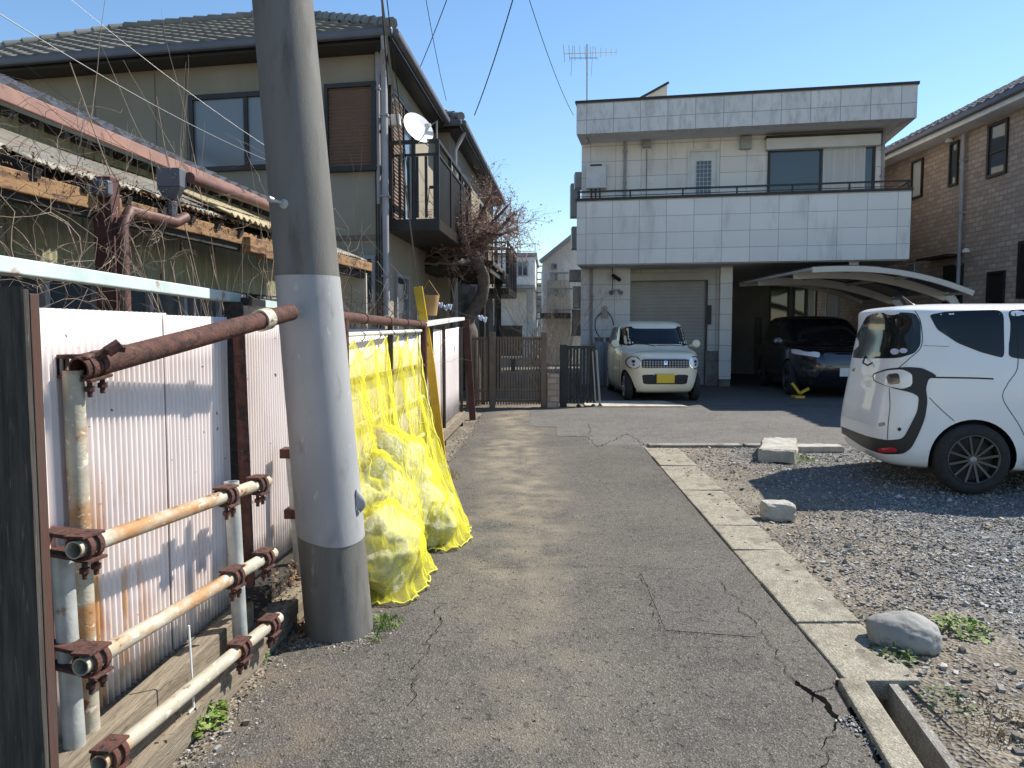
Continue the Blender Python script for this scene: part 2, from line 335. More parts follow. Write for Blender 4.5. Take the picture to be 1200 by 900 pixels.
# ------------------------------------------------------------------ mesh builder
INV = {}
class MB:
    def __init__(s): s.v = []; s.f = []; s.mi = []; s.uv = None
    def add(s, vs, fs, mi=0):
        o = len(s.v); s.v.extend([tuple(v) for v in vs]); s.f.extend([tuple(i+o for i in f) for f in fs]); s.mi.extend([mi]*len(fs)); return s
    def box(s, a, b, mi=0):
        x0,x1 = sorted((a[0],b[0])); y0,y1 = sorted((a[1],b[1])); z0,z1 = sorted((a[2],b[2]))
        v = [(x0,y0,z0),(x1,y0,z0),(x1,y1,z0),(x0,y1,z0),(x0,y0,z1),(x1,y0,z1),(x1,y1,z1),(x0,y1,z1)]
        return s.add(v, [(0,3,2,1),(4,5,6,7),(0,1,5,4),(1,2,6,5),(2,3,7,6),(3,0,4,7)], mi)
    def obox(s, P, ax, ay, az, mi=0):      # oriented box from corner P with edge vectors
        P, ax, ay, az = map(Vector, (P, ax, ay, az))
        v = [P, P+ax, P+ax+ay, P+ay, P+az, P+ax+az, P+ax+ay+az, P+ay+az]
        f = [(0,3,2,1),(4,5,6,7),(0,1,5,4),(1,2,6,5),(2,3,7,6),(3,0,4,7)]
        if ax.cross(ay).dot(az) < 0: f = [tuple(reversed(q)) for q in f]
        return s.add(v, f, mi)
    def wbox(s, pl, u0, u1, z0, z1, o0, o1, mi=0):   # box on a wall plane: along u, up z, out o
        P = pl.pt(u0, z0, o0); return s.obox(P, pl.d*(u1-u0), pl.n*(o1-o0), Vector((0,0,z1-z0)), mi)
    def beam(s, a, b, w, h, up=(0,0,1), mi=0):
        a, b, up = Vector(a), Vector(b), Vector(up); d = (b-a); x = d.cross(up).normalized()*w; y = x.cross(d).normalized()*h
        return s.obox(a - x/2 - y/2, d, x, y, mi)
    def prism(s, poly, ext, mi=0):
        n = len(poly); e = Vector(ext); v = [Vector(p) for p in poly]; v += [p+e for p in v[:n]]
        nrm = Vector((0,0,0))
        for i in range(n): nrm += Vector(v[i]).cross(Vector(v[(i+1) % n]))
        f = [tuple(range(n)), tuple(range(2*n-1, n-1, -1))] + [(i, i+n, (i+1) % n + n, (i+1) % n) for i in range(n)]
        if nrm.dot(e) > 0: f = [tuple(reversed(q)) for q in f]
        return s.add(v, f, mi)
    def tube(s, path, r, seg=8, cap=True, mi=0, hollow=False):
        path = [Vector(p) for p in path]; n = len(path); rs = r if isinstance(r, (list, tuple)) else [r]*n
        vs = []; prev = None
        for i, p in enumerate(path):
            d = (path[min(i+1, n-1)] - path[max(i-1, 0)]); d = d.normalized() if d.length > 1e-9 else Vector((0,0,1))
            if prev is None: x = d.orthogonal().normalized()
            else:
                x = prev - d*prev.dot(d); x = x.normalized() if x.length > 1e-6 else d.orthogonal().normalized()
            prev = x; y = d.cross(x)
            for k in range(seg):
                a = 2*PI*k/seg; vs.append(p + (x*math.cos(a) + y*math.sin(a))*rs[i])
        fs = []
        for i in range(n-1):
            for k in range(seg):
                a = i*seg+k; b = i*seg+(k+1) % seg; fs.append((a, b, b+seg, a+seg))
        if cap and not hollow:
            fs.append(tuple(range(seg-1, -1, -1))); fs.append(tuple(range((n-1)*seg, n*seg)))
        s.add(vs, fs, mi)
        if hollow:                                       # open pipe ends: a wall and a dark bore
            for end, dr in ((0, 1), (n-1, -1)):
                c = path[end]; d = (path[end+dr]-c).normalized(); o = len(s.v)
                ring = [Vector(vs[end*seg+k]) for k in range(seg)]
                inner = [c + (q-c)*.84 for q in ring]; deep = [q + d*.10 for q in inner]
                ff = [(k, (k+1) % seg, (k+1) % seg+seg, k+seg) for k in range(seg)] + [(k+seg, (k+1) % seg+seg, (k+1) % seg+2*seg, k+2*seg) for k in range(seg)]
                s.add(ring+inner+deep, ff, mi); s.add(deep, [tuple(range(seg))], mi)
        return s
    def lathe(s, prof, origin=(0,0,0), axis=(0,0,1), seg=24, mi=0, closed=False, cap=True):
        O = Vector(origin); A = Vector(axis).normalized(); X = A.orthogonal().normalized(); Y = A.cross(X)
        vs = [O + A*h + (X*math.cos(2*PI*k/seg) + Y*math.sin(2*PI*k/seg))*r for (r, h) in prof for k in range(seg)]
        n = len(prof); rng = n if closed else n-1
        fs = []
        for i in range(rng):
            j = (i+1) % n
            for k in range(seg): fs.append((i*seg+k, i*seg+(k+1) % seg, j*seg+(k+1) % seg, j*seg+k))
        if not closed and cap:
            if prof[0][0] > 1e-6: fs.append(tuple(range(seg-1, -1, -1)))
            if prof[-1][0] > 1e-6: fs.append(tuple(range((n-1)*seg, n*seg)))
        return s.add(vs, fs, mi)
    def grid(s, nu, nv, fn, mi=0, wrap=False, keep=None):
        vs = [fn(i/(nu-1), j/(nv-1)) for j in range(nv) for i in range(nu)]
        fs = []
        for j in range(nv-1):
            for i in range(nu-1):
                if keep and not keep((i+.5)/(nu-1), (j+.5)/(nv-1)): continue
                a = j*nu+i; fs.append((a, a+1, a+1+nu, a+nu))
        return s.add(vs, fs, mi)
    def build(s, name, mats, parent=None, smooth=False, bevel=0, world=True, ang=40, uv=False, solid=0, label=None):
        if not isinstance(mats, (list, tuple)): mats = [mats]
        inv = INV.get(parent.name) if parent is not None else None
        vs = s.v
        if inv is not None and world: vs = [tuple(inv @ Vector(v)) for v in s.v]
        me = bpy.data.meshes.new(name); me.from_pydata(vs, [], s.f); me.update()
        for m in mats: me.materials.append(M[m] if isinstance(m, str) else m)
        me.polygons.foreach_set('material_index', s.mi)
        if uv:
            L = me.uv_layers.new(name='UVMap'); data = [0.0]*(2*len(me.loops))
            wv = s.v
            for p, f in zip(me.polygons, s.f):
                a = Vector(wv[f[0]]); b_ = Vector(wv[f[1]]); c = Vector(wv[f[2]]); nn = (b_-a).cross(c-a).normalized()
                if abs(nn.z) < .7: t = Vector((-nn.y, nn.x, 0)).normalized(); q = Vector((0,0,1))
                else: t = Vector((1,0,0)); q = Vector((0,1,0))
                if abs(t.x) > abs(t.y):
                    if t.x < 0: t = -t
                elif t.y < 0: t = -t
                for li in p.loop_indices:
                    w_ = Vector(wv[me.loops[li].vertex_index]); data[2*li] = w_.dot(t); data[2*li+1] = w_.dot(q)
            L.data.foreach_set('uv', data)
        if s.uv:
            L = me.uv_layers.new(name='UVMap')
            for lp in me.loops: L.data[lp.index].uv = s.uv[lp.vertex_index]
        if smooth:
            me.polygons.foreach_set('use_smooth', [True]*len(me.polygons))
            if ang < 180: me.set_sharp_from_angle(angle=R(ang))
        ob = bpy.data.objects.new(name, me); COL.objects.link(ob)
        if parent is not None:
            ob.parent = parent; INV[ob.name] = INV.get(parent.name, Matrix())
        if bevel:
            bm = ob.modifiers.new('b', 'BEVEL'); bm.width = bevel; bm.segments = 2; bm.limit_method = 'ANGLE'; bm.angle_limit = R(40)
        if solid:
            sm = ob.modifiers.new('s', 'SOLIDIFY'); sm.thickness = solid; sm.offset = 0
        if label: ob['label'] = label
        return ob
def thing(name, label, cat, loc=(0,0,0), rz=0, group=None, tilt=None):
    o = bpy.data.objects.new(name, None); COL.objects.link(o); o.empty_display_size = .2
    o.location = loc; o.rotation_euler = (0, 0, rz)
    o['label'] = label; o['category'] = cat
    if group: o['group'] = group
    INV[o.name] = (Matrix.Translation(Vector(loc)) @ Matrix.Rotation(rz, 4, 'Z')).inverted()
    return o
def tag(o, label=None, cat=None, group=None, kind=None):
    if label: o['label'] = label
    if cat: o['category'] = cat
    if group: o['group'] = group
    if kind: o['kind'] = kind
    return o
def rehome(o, loc):                                       # move a single-mesh thing's origin to its base
    L = Vector(loc); o.data.transform(Matrix.Translation(-L)); o.location = L; return o
def struct(name, mb, mats, **k):
    o = mb.build(name, mats, **k); o['kind'] = 'structure'; return o

# ------------------------------------------------------------------ the ground
SH = 0.04                                                  # the lane drifts right by this much per metre
def gpt(s_, y, dz=0.0): x = s_ + SH*y; return (x, y, gz(x, y) + dz)
def strip(mb, svals, yvals, dz, hole=None, mi=0, fn=None):
    ns = len(svals); vs = [gpt(a, b, dz + (fn(a, b) if fn else 0)) for b in yvals for a in svals]; fs = []
    for j in range(len(yvals)-1):
        for i in range(ns-1):
            if hole and hole((svals[i]+svals[i+1])/2, (yvals[j]+yvals[j+1])/2): continue
            a = j*ns+i; fs.append((a, a+1, a+1+ns, a+ns))
    return mb.add(vs, fs, mi)
def frange(a, b, n): return [a+(b-a)*i/n for i in range(n+1)]
TS0, TS1 = 1.10, 1.50                                      # open drain trench (lane coordinates)
gs = [-300, -60, -12, -5, -2, -1.2, TS0] + [TS1] + frange(1.62, 8, 60) + [12, 20, 60, 300]
gy = [-40, -5, 0] + frange(.5, 3.10, 8) + frange(3.2, 9.4, 60) + frange(9.5, 15, 22) + [20, 40, 100, 600]
def soilh(a, b):
    if 1.6 < a < 8 and 3.1 < b < 9.4: return .035*(mn.noise((a*1.3, b*1.3, 3))) + .012*mn.noise((a*6, b*6, 1)) - .004
    return 0
gm = MB(); strip(gm, gs, gy, 0, hole=lambda a, b: TS0 < a < TS1 and 0 < b < 3.10, fn=soilh)
struct('ground', gm, 'soil', smooth=True)
# drain trench
dm = MB()
y0, y1 = .5, 3.10
def dx(s_, y, z): x = s_+SH*y; return Vector((x, y, z))
def lipx(y): return 1.356 + .155*(y-2.48)                    # inner edge of the kerb lip, which swings left towards the camera
def slant(m_, x0a, x1a, z0, z1, ya=y0, yb=3.098):
    V_ = [(lipx(ya)+x0a, ya), (lipx(ya)+x1a, ya), (lipx(yb)+x1a, yb), (lipx(yb)+x0a, yb)]
    m_.prism([(x, y, z0) for x, y in V_], (0, 0, z1-z0))
slant(dm, .0, .10, -.34, -.30); slant(dm, .10, .135, -.34, .005); slant(dm, -.10, -.002, -.34, -.12)
dm.obox(dx(TS0, 3.101, -.36), (0, .02, 0), (TS1-TS0, 0, 0), (0, 0, .33))
struct('drain_channel', dm, 'concrete_grey')
dm = MB(); ys2 = frange(.5, 3.1, 40); nc = 8
Vd = []
for y in ys2:
    xa, xb = lipx(y)+.134, dx(TS1, y, 0).x+.03
    for i in range(nc+1): x = xa+(xb-xa)*i/nc; Vd.append((x, y, .006*(i/nc) + (.02*mn.noise((x*9, y*9, 0)) - .03)*(1-i/nc)))
dm.add(Vd, [(j*(nc+1)+i, j*(nc+1)+i+1, (j+1)*(nc+1)+i+1, (j+1)*(nc+1)+i) for j in range(len(ys2)-1) for i in range(nc)])
struct('drain_bank', dm, 'soil', smooth=True)
# asphalt lane, with cracks and repair patches in the same sheet
rm = MB(); ry = frange(-4, 2.0, 12)+frange(2.1, 9.9, 90)
def edge_l(y): return -1.225 + .022*y + .05*mn.noise((y*1.7, 2, 0)) + .03*mn.noise((y*6, 5, 0))
vs = []; fs = []
for j, y in enumerate(ry):
    sl_, sr_ = edge_l(y) , (1.248 if y > 3.07 else min(1.248, lipx(max(y, .5)) - .115 - SH*y)) - .014*abs(mn.noise((y*5, 8, 1)))
    for i in range(9): vs.append(gpt(sl_+(sr_-sl_)*i/8, y, .005))
for j in range(len(ry)-1):
    for i in range(8): a = j*9+i; fs.append((a, a+1, a+10, a+9))
rm.add(vs, fs, 0)
# far bit of the lane up to the fence gate, then the side lane to the right
strip(rm, frange(-1.0, .6, 4), frange(9.9, 13.1, 8), .005)
strip(rm, [.6, 1.6, 3, 5, 8, 12, 25], frange(9.62, 13.35, 10), .006, mi=2)
strip(rm, frange(-.2, .6, 2), frange(9.9, 13.35, 8), .009, mi=2, hole=lambda a, b: a < .6-(b-9.9)*.5-.0)
def ribbon(pts, w, z=.0095, mi=1):                          # a crack: irregular dark sliver
    P = []
    for i in range(len(pts)-1):
        a = Vector(pts[i]); b_ = Vector(pts[i+1]); n = max(2, int((b_-a).length/.016))
        for k in range(n): P.append(a.lerp(b_, k/n))
    P.append(Vector(pts[-1])); V = []
    for i, p in enumerate(P):
        j = mn.noise((p.x*7, p.y*7, 4))*.05 + mn.noise((p.x*30, p.y*30, 4))*.022
        d = (P[min(i+1, len(P)-1)]-P[max(0, i-1)]).normalized(); nn = Vector((-d.y, d.x))
        ww = w*(.28+1.1*abs(mn.noise((p.x*13, p.y*13, 9)))+.35*random.random()**2)
        if i in (0, len(P)-1): ww = .001
        c = p + nn*j
        V += [(c.x-nn.x*ww, c.y-nn.y*ww, gz(c.x, c.y)+z), (c.x+nn.x*ww, c.y+nn.y*ww, gz(c.x, c.y)+z)]
    rm.add(V, [(2*i, 2*i+1, 2*i+3, 2*i+2) for i in range(len(P)-1)], mi)
def G2(px, py): p = on_ground(px, py); return (p.x, p.y)
ribbon([G2(935,800), G2(962,828), G2(985,843), G2(1010,855), G2(1030,880), G2(1050,905)], .017)
ribbon([G2(990,815), G2(1008,838), G2(1016,858)], .015)
ribbon([G2(845,680), G2(880,730), G2(905,765), G2(940,805)], .0022)
ribbon([G2(962,828), G2(975,800), G2(1000,812)], .004)
ribbon([G2(985,843), G2(965,880), G2(975,905)], .003)
ribbon([G2(560,668), G2(660,664), G2(760,665), G2(845,672)], .0018)
ribbon([G2(745,672), G2(768,705), G2(775,742)], .0018)
ribbon([G2(775,742), G2(830,745), G2(880,750)], .002)
ribbon([G2(505,760), G2(490,790), G2(478,830)], .002)
ribbon([G2(520,712), G2(508,745), G2(503,762)], .003)
ribbon([G2(690,500), G2(692,515), G2(700,525)], .004)
ribbon([G2(700,525), G2(735,510), G2(757,522)], .006)
pa = [G2(752,674), G2(838,676), G2(886,748), G2(780,740)]
rm.add([(x, y, .0075) for x, y in pa], [(3,2,1,0)], 3)
struct('road', rm, ['asphalt', 'crack', 'asphalt_lane', 'asphalt_patch'])
# driveway in front of the garage: a sunlit concrete apron and dark asphalt beyond
vm = MB()
strip(vm, frange(.75, 25, 20), frange(13.36, 24, 24), .006, mi=0)
for q in range(6):
    ya, yb = 13.37+.15*q, 13.37+.15*(q+1); xa, xb = 2.55-.05*q, 2.55-.05*(q+1)
    vm.add([gpt(.75, ya, .020), gpt(xa, ya, .020), gpt(xb, yb, .020), gpt(.75, yb, .020)], [(0,1,2,3)], 1)
M['concrete_light'] = concrete('pale_concrete_apron', (.40,.365,.30), (.50,.46,.38), (.26,.235,.19)); struct('driveway', vm, ['asphalt_drive', 'concrete_light'])

# gutter cover slabs, one by one
sy = 3.06; k = 0
slabs = ['near end of the row, its broken front edge above the open drain', 'second of the row from the open drain', 'third of the row from the open drain',
         'fourth of the row from the open drain', 'fifth of the row from the open drain', 'sixth of the row from the open drain', 'fourth of the row from the side lane',
         'third of the row from the side lane', 'second of the row from the side lane', 'last of the row, at the corner of the side lane']
NSL = len(slabs); ln = (9.35-sy)/NSL
for k in range(NSL):
    mb = MB(); ya, yb = sy+k*ln, sy+(k+1)*ln-.012; wd = .305 + .012*k
    n = 6; th = .085
    top = []
    zz = .012*random.random() + .012; tw = random.uniform(-.008, .008)
    mb.obox(dx(1.25, ya, zz-th), (dx(1.25, yb, 0)-dx(1.25, ya, 0))*1.0, (wd, random.uniform(-.01, .01), tw), (0, 0, th))
    o = mb.build('gutter_slab', 'concrete', bevel=.008); rehome(o, dx(1.25+wd/2, (ya+yb)/2, 0))
    tag(o, 'weathered concrete gutter slab beside the road, '+slabs[k], 'gutter slab', 'concrete slabs covering the roadside gutter')
mb = MB(); slant(mb, -.112, -.004, -.118, .035, .6, 3.045)
o = mb.build('kerb_lip', 'concrete', bevel=.008); rehome(o, dx(1.3, 2, 0)); tag(o, 'narrow concrete kerb between the cracked asphalt and the open drain', 'kerb')
# flat kerb stones along the side lane
for i, (x0, x1, lab) in enumerate([(1.70, 2.85, 'low flat kerb stone at the lane corner next to the gutter slabs'), (2.9, 3.9, 'low flat kerb stone at the lane edge behind the raised concrete block')]):
    mb = MB(); mb.box((x0, 9.42, -.05), (x1, 9.60, .035)); o = mb.build('kerb_stone', 'concrete_grey', bevel=.01); rehome(o, ((x0+x1)/2, 9.5, 0)); tag(o, lab, 'kerb', 'flat kerb stones along the side lane')

# stones
def rock(name, c, r, mat, label, cat, seed, flat=0, sub=4, rz=0, amp=.12, blocky=0):
    bm = bmesh.new(); bmesh.ops.create_icosphere(bm, subdivisions=sub, radius=1)
    for v in bm.verts:
        p = v.co.copy()
        if blocky:
            m_ = max(abs(p.x), abs(p.y), abs(p.z)); p = p.lerp(p/m_, blocky)
        p *= 1 + amp*mn.noise(p*1.3 + Vector((seed, 0, 0))) + amp*.35*mn.noise(p*4 + Vector((0, seed, 0)))
        v.co = Vector((p.x*r[0], p.y*r[1], p.z*r[2] + r[2]*.72))
    me = bpy.data.meshes.new(name); bm.to_mesh(me); bm.free()
    me.materials.append(M[mat]); me.polygons.foreach_set('use_smooth', [not blocky]*len(me.polygons))
    o = bpy.data.objects.new(name, me); COL.objects.link(o); o.location = c; o.rotation_euler = (0, 0, rz)
    return tag(o, label, cat)
rock('boulder', (1.80, 3.44, -.012), (.160, .122, .098), 'stone', 'rounded grey river stone on the dirt beside the gutter slabs', 'stone', 3.1, rz=-.35, sub=5, amp=.13)
rock('concrete_chunk', (2.06, 5.88, 0), (.125, .09, .075), 'chunk', 'small pale broken concrete lump on the dirt near the van shadow', 'stone', 5.5, sub=3, blocky=.75, amp=.10)
t = thing('kerb_block', 'raised pale concrete kerb block lying loose at the gravel edge by the side lane', 'concrete block', (2.95, 8.6, 0))
mb = MB()
for (ax, n1, n2) in ((0, 14, 8), (1, 30, 8), (2, 14, 30)):
    for sg in (-1, 1):
        def ff(u, v, ax=ax, sg=sg):
            a_, b_ = u*2-1, v*2-1; p = {0: (a_, sg, b_), 1: (sg, a_, b_), 2: (a_, b_, sg)}[ax]; p = Vector(p)
            e = sum(1 for q in p if abs(q) > .93); p = Vector((p.x*.20, p.y*.55, p.z*.08))
            p *= 1 - (.05 if e > 1 else 0); nn = Vector((mn.noise(p*7), mn.noise(p*7+Vector((5,0,0))), mn.noise(p*7+Vector((0,5,0)))))*.022 + Vector((mn.noise(p*22), mn.noise(p*22+Vector((5,0,0))), mn.noise(p*22+Vector((0,5,0)))))*.010
            p += nn; return Vector((3.07+p.x*.95+p.y*.33, 8.77-p.x*.25+p.y*.93, .075+p.z))
        mb.grid(n1, n2, ff) if ax != 1 else mb.grid(n1, n2, ff)
mb.build('block', 'chunk', t, smooth=True, ang=40)
mb = MB(); mb.obox(Vector((3.2, 9.0, 0)), (.75, .03, 0), (0, .2, 0), (0, 0, .08)); mb.build('broken_end', 'chunk', t, bevel=.02)

# loose stones: real geometry, uncountable
def scatter(name, n, fn, mat, seed, label):
    rnd = random.Random(seed); vs = []; fs = []
    base = [(-1,-1,-1),(1,-1,-1),(1,1,-1),(-1,1,-1),(-1,-1,1),(1,-1,1),(1,1,1),(-1,1,1)]
    ff = [(0,3,2,1),(4,5,6,7),(0,1,5,4),(1,2,6,5),(2,3,7,6),(3,0,4,7)]
    made = 0; tries = 0
    while made < n and tries < n*12:
        tries += 1
        q = fn(rnd)
        if q is None: continue
        x, y, z, s_ = q; a = rnd.random()*6.28; ca, sa = math.cos(a), math.sin(a); o = len(vs)
        kx, ky, kz = s_*rnd.uniform(.6, 1.2), s_*rnd.uniform(.5, 1), s_*rnd.uniform(.35, .75)
        tx, ty = rnd.uniform(-.4, .4), rnd.uniform(-.4, .4)
        for (bx, by, bz) in base:
            px = bx*kx*rnd.uniform(.45, 1); py = by*ky*rnd.uniform(.45, 1); pz = bz*kz*rnd.uniform(.5, 1) + tx*px + ty*py
            vs.append((x+px*ca-py*sa, y+px*sa+py*ca, z+pz+kz*.35))
        fs.extend([tuple(i+o for i in f) for f in ff]); made += 1
    me = bpy.data.meshes.new(name); me.from_pydata(vs, [], fs); me.materials.append(M[mat])
    ob = bpy.data.objects.new(name, me); COL.objects.link(ob)
    return tag(ob, label, 'gravel', kind='stuff')
def f_gravel(r):
    y = 2.45 + 7.0*r.random()**1.5; x = r.uniform(1.7, min(9.5, .74*y+.8)); s_ = x - SH*y
    den = max(0, min(1, (x - 1.75 - .9*mn.noise((x*.8, y*.8, 0)) - .25)/1.0))
    if y < 3.9: den *= max(0, min(1, (x-2.2)/.7))
    if r.random() > den or s_ < 1.66: return None
    return x, y, soilh(s_, y), (r.uniform(.003, .008) if r.random() < .65 else r.uniform(.007, .013) if r.random() < .95 else r.uniform(.013, .023))
scatter('gravel', 42000, f_gravel, 'gravel', 1, 'blue grey crushed gravel covering the parking lot under the van')
def f_peb(r):
    y = 2.3 + 7.2*r.random()**1.4; x = r.uniform(1.4, min(4.5, .74*y+.5)); s_ = x-SH*y
    if s_ < 1.38 + .1*mn.noise((x*3, y*3, 1)) or (s_ < 1.62 and (y < 3.1 or r.random() < .45)) or mn.noise((x*2, y*2, 7)) < -.15: return None
    return x, y, soilh(s_, y)+(.012 if s_ < 1.62 else 0), r.uniform(.003, .010) if r.random() < .93 else r.uniform(.012, .024)
scatter('pebbles', 7000, f_peb, 'pebble', 2, 'small earthy pebbles on the bare dirt beside the gutter slabs')
def f_left(r):
    y = 2.3 + 10*r.random()**1.6; e = edge_l(y)+SH*y
    x = e + r.gauss(.0, .06)
    if abs(r.gauss(0, 1)) > 2 or x > e+.28: return None
    return x, y, gz(x, y)+.004, r.uniform(.002, .007) if r.random() < .97 else r.uniform(.010, .020)
scatter('grit', 2600, f_left, 'pebble', 3, 'loose grit and stones along the foot of the left fence')
def f_pole(r):
    a = r.random()*6.283; d = .155 + abs(r.gauss(0, .045)); return -.825+math.cos(a)*d, 3.62+math.sin(a)*d, .004, r.uniform(.002, .008)
scatter('pole_grit', 500, f_pole, 'pebble', 6, 'grit gathered around the foot of the utility pole')
def f_crack(r):
    p = (G2(985,843), G2(1010,855), G2(1030,880), G2(1050,905)); i = r.randint(0, 2); t_ = r.random()
    return p[i][0]+(p[i+1][0]-p[i][0])*t_+r.gauss(0,.02), p[i][1]+(p[i+1][1]-p[i][1])*t_+r.gauss(0,.02), .008, r.uniform(.002, .007)
scatter('crack_rubble', 260, f_crack, 'gravel', 8, 'crumbled chips along the wide crack by the kerb')
def f_lane(r):
    y = r.uniform(9.3, 10.4) if r.random() < .6 else r.uniform(2.4, 13); x = r.uniform(1.2, 8) if y > 9.2 else r.uniform(-.9, 1.3)
    return x, y, gz(x, y)+.006, r.uniform(.002, .006)
scatter('loose_grit', 1500, f_lane, 'pebble', 4, 'scattered loose chips on the asphalt of the lanes')

# ------------------------------------------------------------------ vehicles
def catmull(pts, n):
    out = []; L = len(pts)
    for i in range(L-1):
        p0, p1, p2, p3 = pts[max(0, i-1)], pts[i], pts[i+1], pts[min(L-1, i+2)]
        for k in range(n):
            t_ = k/n
            out.append(tuple(.5*((2*b)+(c-a)*t_+(2*a-5*b+4*c-d)*t_*t_+(3*b-a-3*c+d)*t_**3) for a, b, c, d in zip(p0, p1, p2, p3)))
    out.append(tuple(pts[-1])); return out
def closed_spline(pts, n=6, sharp=()):
    L = len(pts); out = []
    for i in range(L):
        p0, p1, p2, p3 = pts[(i-1) % L], pts[i], pts[(i+1) % L], pts[(i+2) % L]
        for k in range(n):
            t_ = k/n
            out.append(tuple(.5*((2*b)+(c-a)*t_+(2*a-5*b+4*c-d)*t_*t_+(3*b-a-3*c+d)*t_**3)*1.0 for a, b, c, d in zip(p0, p1, p2, p3)))
    return out
def round_poly(pts, r=.25, n=5):                            # straight sides, rounded corners
    L = len(pts); out = []
    for i in range(L):
        a, b, c = Vector(pts[i-1]), Vector(pts[i]), Vector(pts[(i+1) % L])
        p = b.lerp(a, r); q = b.lerp(c, r)
        for k in range(n+1):
            t_ = k/n; out.append(tuple(p*(1-t_)**2 + b*2*t_*(1-t_) + q*t_*t_))
    return out
def car_body(rows, nring=7, bow=.02, tail=7.0, nose=4.0, N=128):
    rows = catmull(rows, nring); mb = MB(); vs = []
    for (z, xr, xf, w_) in rows:
        L = xf-xr; cx = (xf+xr)/2
        for k in range(N):
            a = 2*PI*k/N; c, s_ = math.cos(a), math.sin(a)
            e = tail if c < 0 else nose                        # squarer tail, rounder nose
            den = (abs(c)**e + abs(s_)**e)**(1/e)
            ux, uy = c/den, s_/den
            x = cx + ux*L/2; y = uy*w_*(1-bow*ux*ux)
            vs.append((x, y, z))
    n = len(rows); fs = []
    for i in range(n-1):
        for k in range(N): fs.append((i*N+k, i*N+(k+1) % N, (i+1)*N+(k+1) % N, (i+1)*N+k))
    fs.append(tuple(range(N-1, -1, -1))); fs.append(tuple(range((n-1)*N, n*N)))
    mb.add(vs, fs); return mb
def cut_wells(ob, wells):
    cutters = []
    for (x, y, r, z, dy) in wells:
        c = MB(); c.lathe([(r, 0), (r, dy)], (x, y, z), (0, 1 if y < 0 else -1, 0), 40)
        co = c.build('cut', 'black'); co.parent = ob.parent; cutters.append(co)
        m = ob.modifiers.new('c', 'BOOLEAN'); m.operation = 'DIFFERENCE'; m.object = co; m.solver = 'EXACT'; m.material_mode = 'TRANSFER'
    bpy.context.view_layer.update()
    dg = bpy.context.evaluated_depsgraph_get(); me = bpy.data.meshes.new_from_object(ob.evaluated_get(dg))
    ob.modifiers.clear(); ob.data = me
    me.polygons.foreach_set('use_smooth', [True]*len(me.polygons)); me.set_sharp_from_angle(angle=R(38))
    for c in cutters: bpy.data.objects.remove(c)
class Skin:                                                  # lays panels, lamps and seams on a body's own surface
    def __init__(s, ob, M_world=None):
        s.me = ob.data; s.b = BVHTree.FromPolygons([v.co.copy() for v in s.me.vertices], [tuple(p.vertices) for p in s.me.polygons])
        s.W = M_world
    def hit(s, o, d):
        h = s.b.ray_cast(Vector(o), Vector(d).normalized())
        return (h[0], h[1]) if h[0] is not None else (None, None)
    def fn_axis(s, axis, sign, far=5):
        def f(a, b):
            if axis == 'y': o = (a, sign*far, b); d = (0, -sign, 0)
            elif axis == 'x': o = (sign*far, a, b); d = (-sign, 0, 0)
            else: o = (a, b, far); d = (0, 0, -1)
            return s.hit(o, d)
        return f
    def fn_view(s):                                          # from the surveyed viewpoint onto the surface
        inv = s.W.inverted(); O = inv @ CAM
        def f(px, py):
            d = inv.to_3x3() @ ray(px, py); return s.hit(O, d)
        return f
    def patch(s, poly, f, off=.004, step=.04, name='patch', mat='black', parent=None, thick=True, smooth=True):
        xs = [p[0] for p in poly]; ys = [p[1] for p in poly]
        pts = [Vector(p) for p in poly]; n = len(pts)
        def inside(x, y):
            c = False; j = n-1
            for i in range(n):
                if (ys[i] > y) != (ys[j] > y) and x < (xs[j]-xs[i])*(y-ys[i])/(ys[j]-ys[i])+xs[i]: c = not c
                j = i
            return c
        x = min(xs)+step/2
        while x < max(xs):
            y = min(ys)+step/2
            while y < max(ys):
                if inside(x, y) and min((Vector((x, y))-q).length for q in pts[:n]) > step*.35: pts.append(Vector((x, y)))
                y += step
            x += step
        r = delaunay_2d_cdt(pts, [], [list(range(n))], 1, 1e-5)
        V = []; ok = []
        for p in r[0]:
            h, nr = f(p.x, p.y)
            ok.append(h is not None); V.append((h + nr*off) if h is not None else Vector((0,0,0)))
        F = [tuple(t_) for t_ in r[2] if all(ok[i] for i in t_)]
        mb = MB(); mb.add(V, F)
        # turn the edge down into the body so that the panel has a rim
        cnt = {}
        for t_ in F:
            for i in range(len(t_)):
                e = (t_[i], t_[(i+1) % len(t_)]); key = tuple(sorted(e)); cnt.setdefault(key, []).append(e)
        low = {}
        for key, es in cnt.items():
            if len(es) == 1:
                a_, b_ = es[0]
                for q in (a_, b_):
                    if q not in low:
                        h, nr = f(r[0][q].x, r[0][q].y); low[q] = len(mb.v); mb.v.append(tuple(h - nr*.01))
                mb.f.append((b_, a_, low[a_], low[b_])); mb.mi.append(0)
        ob = mb.build(name, mat, parent, smooth=smooth, world=False, ang=50)
        return ob
    def seam(s, mb, line, f, r=.0035, sub=8):
        P = catmull([tuple(p) for p in line], sub); path = []
        for p in P:
            h, nr = f(p[0], p[1])
            if h is not None: path.append(h + nr*.0005)
        if len(path) > 2: mb.tube(path, r, 5)
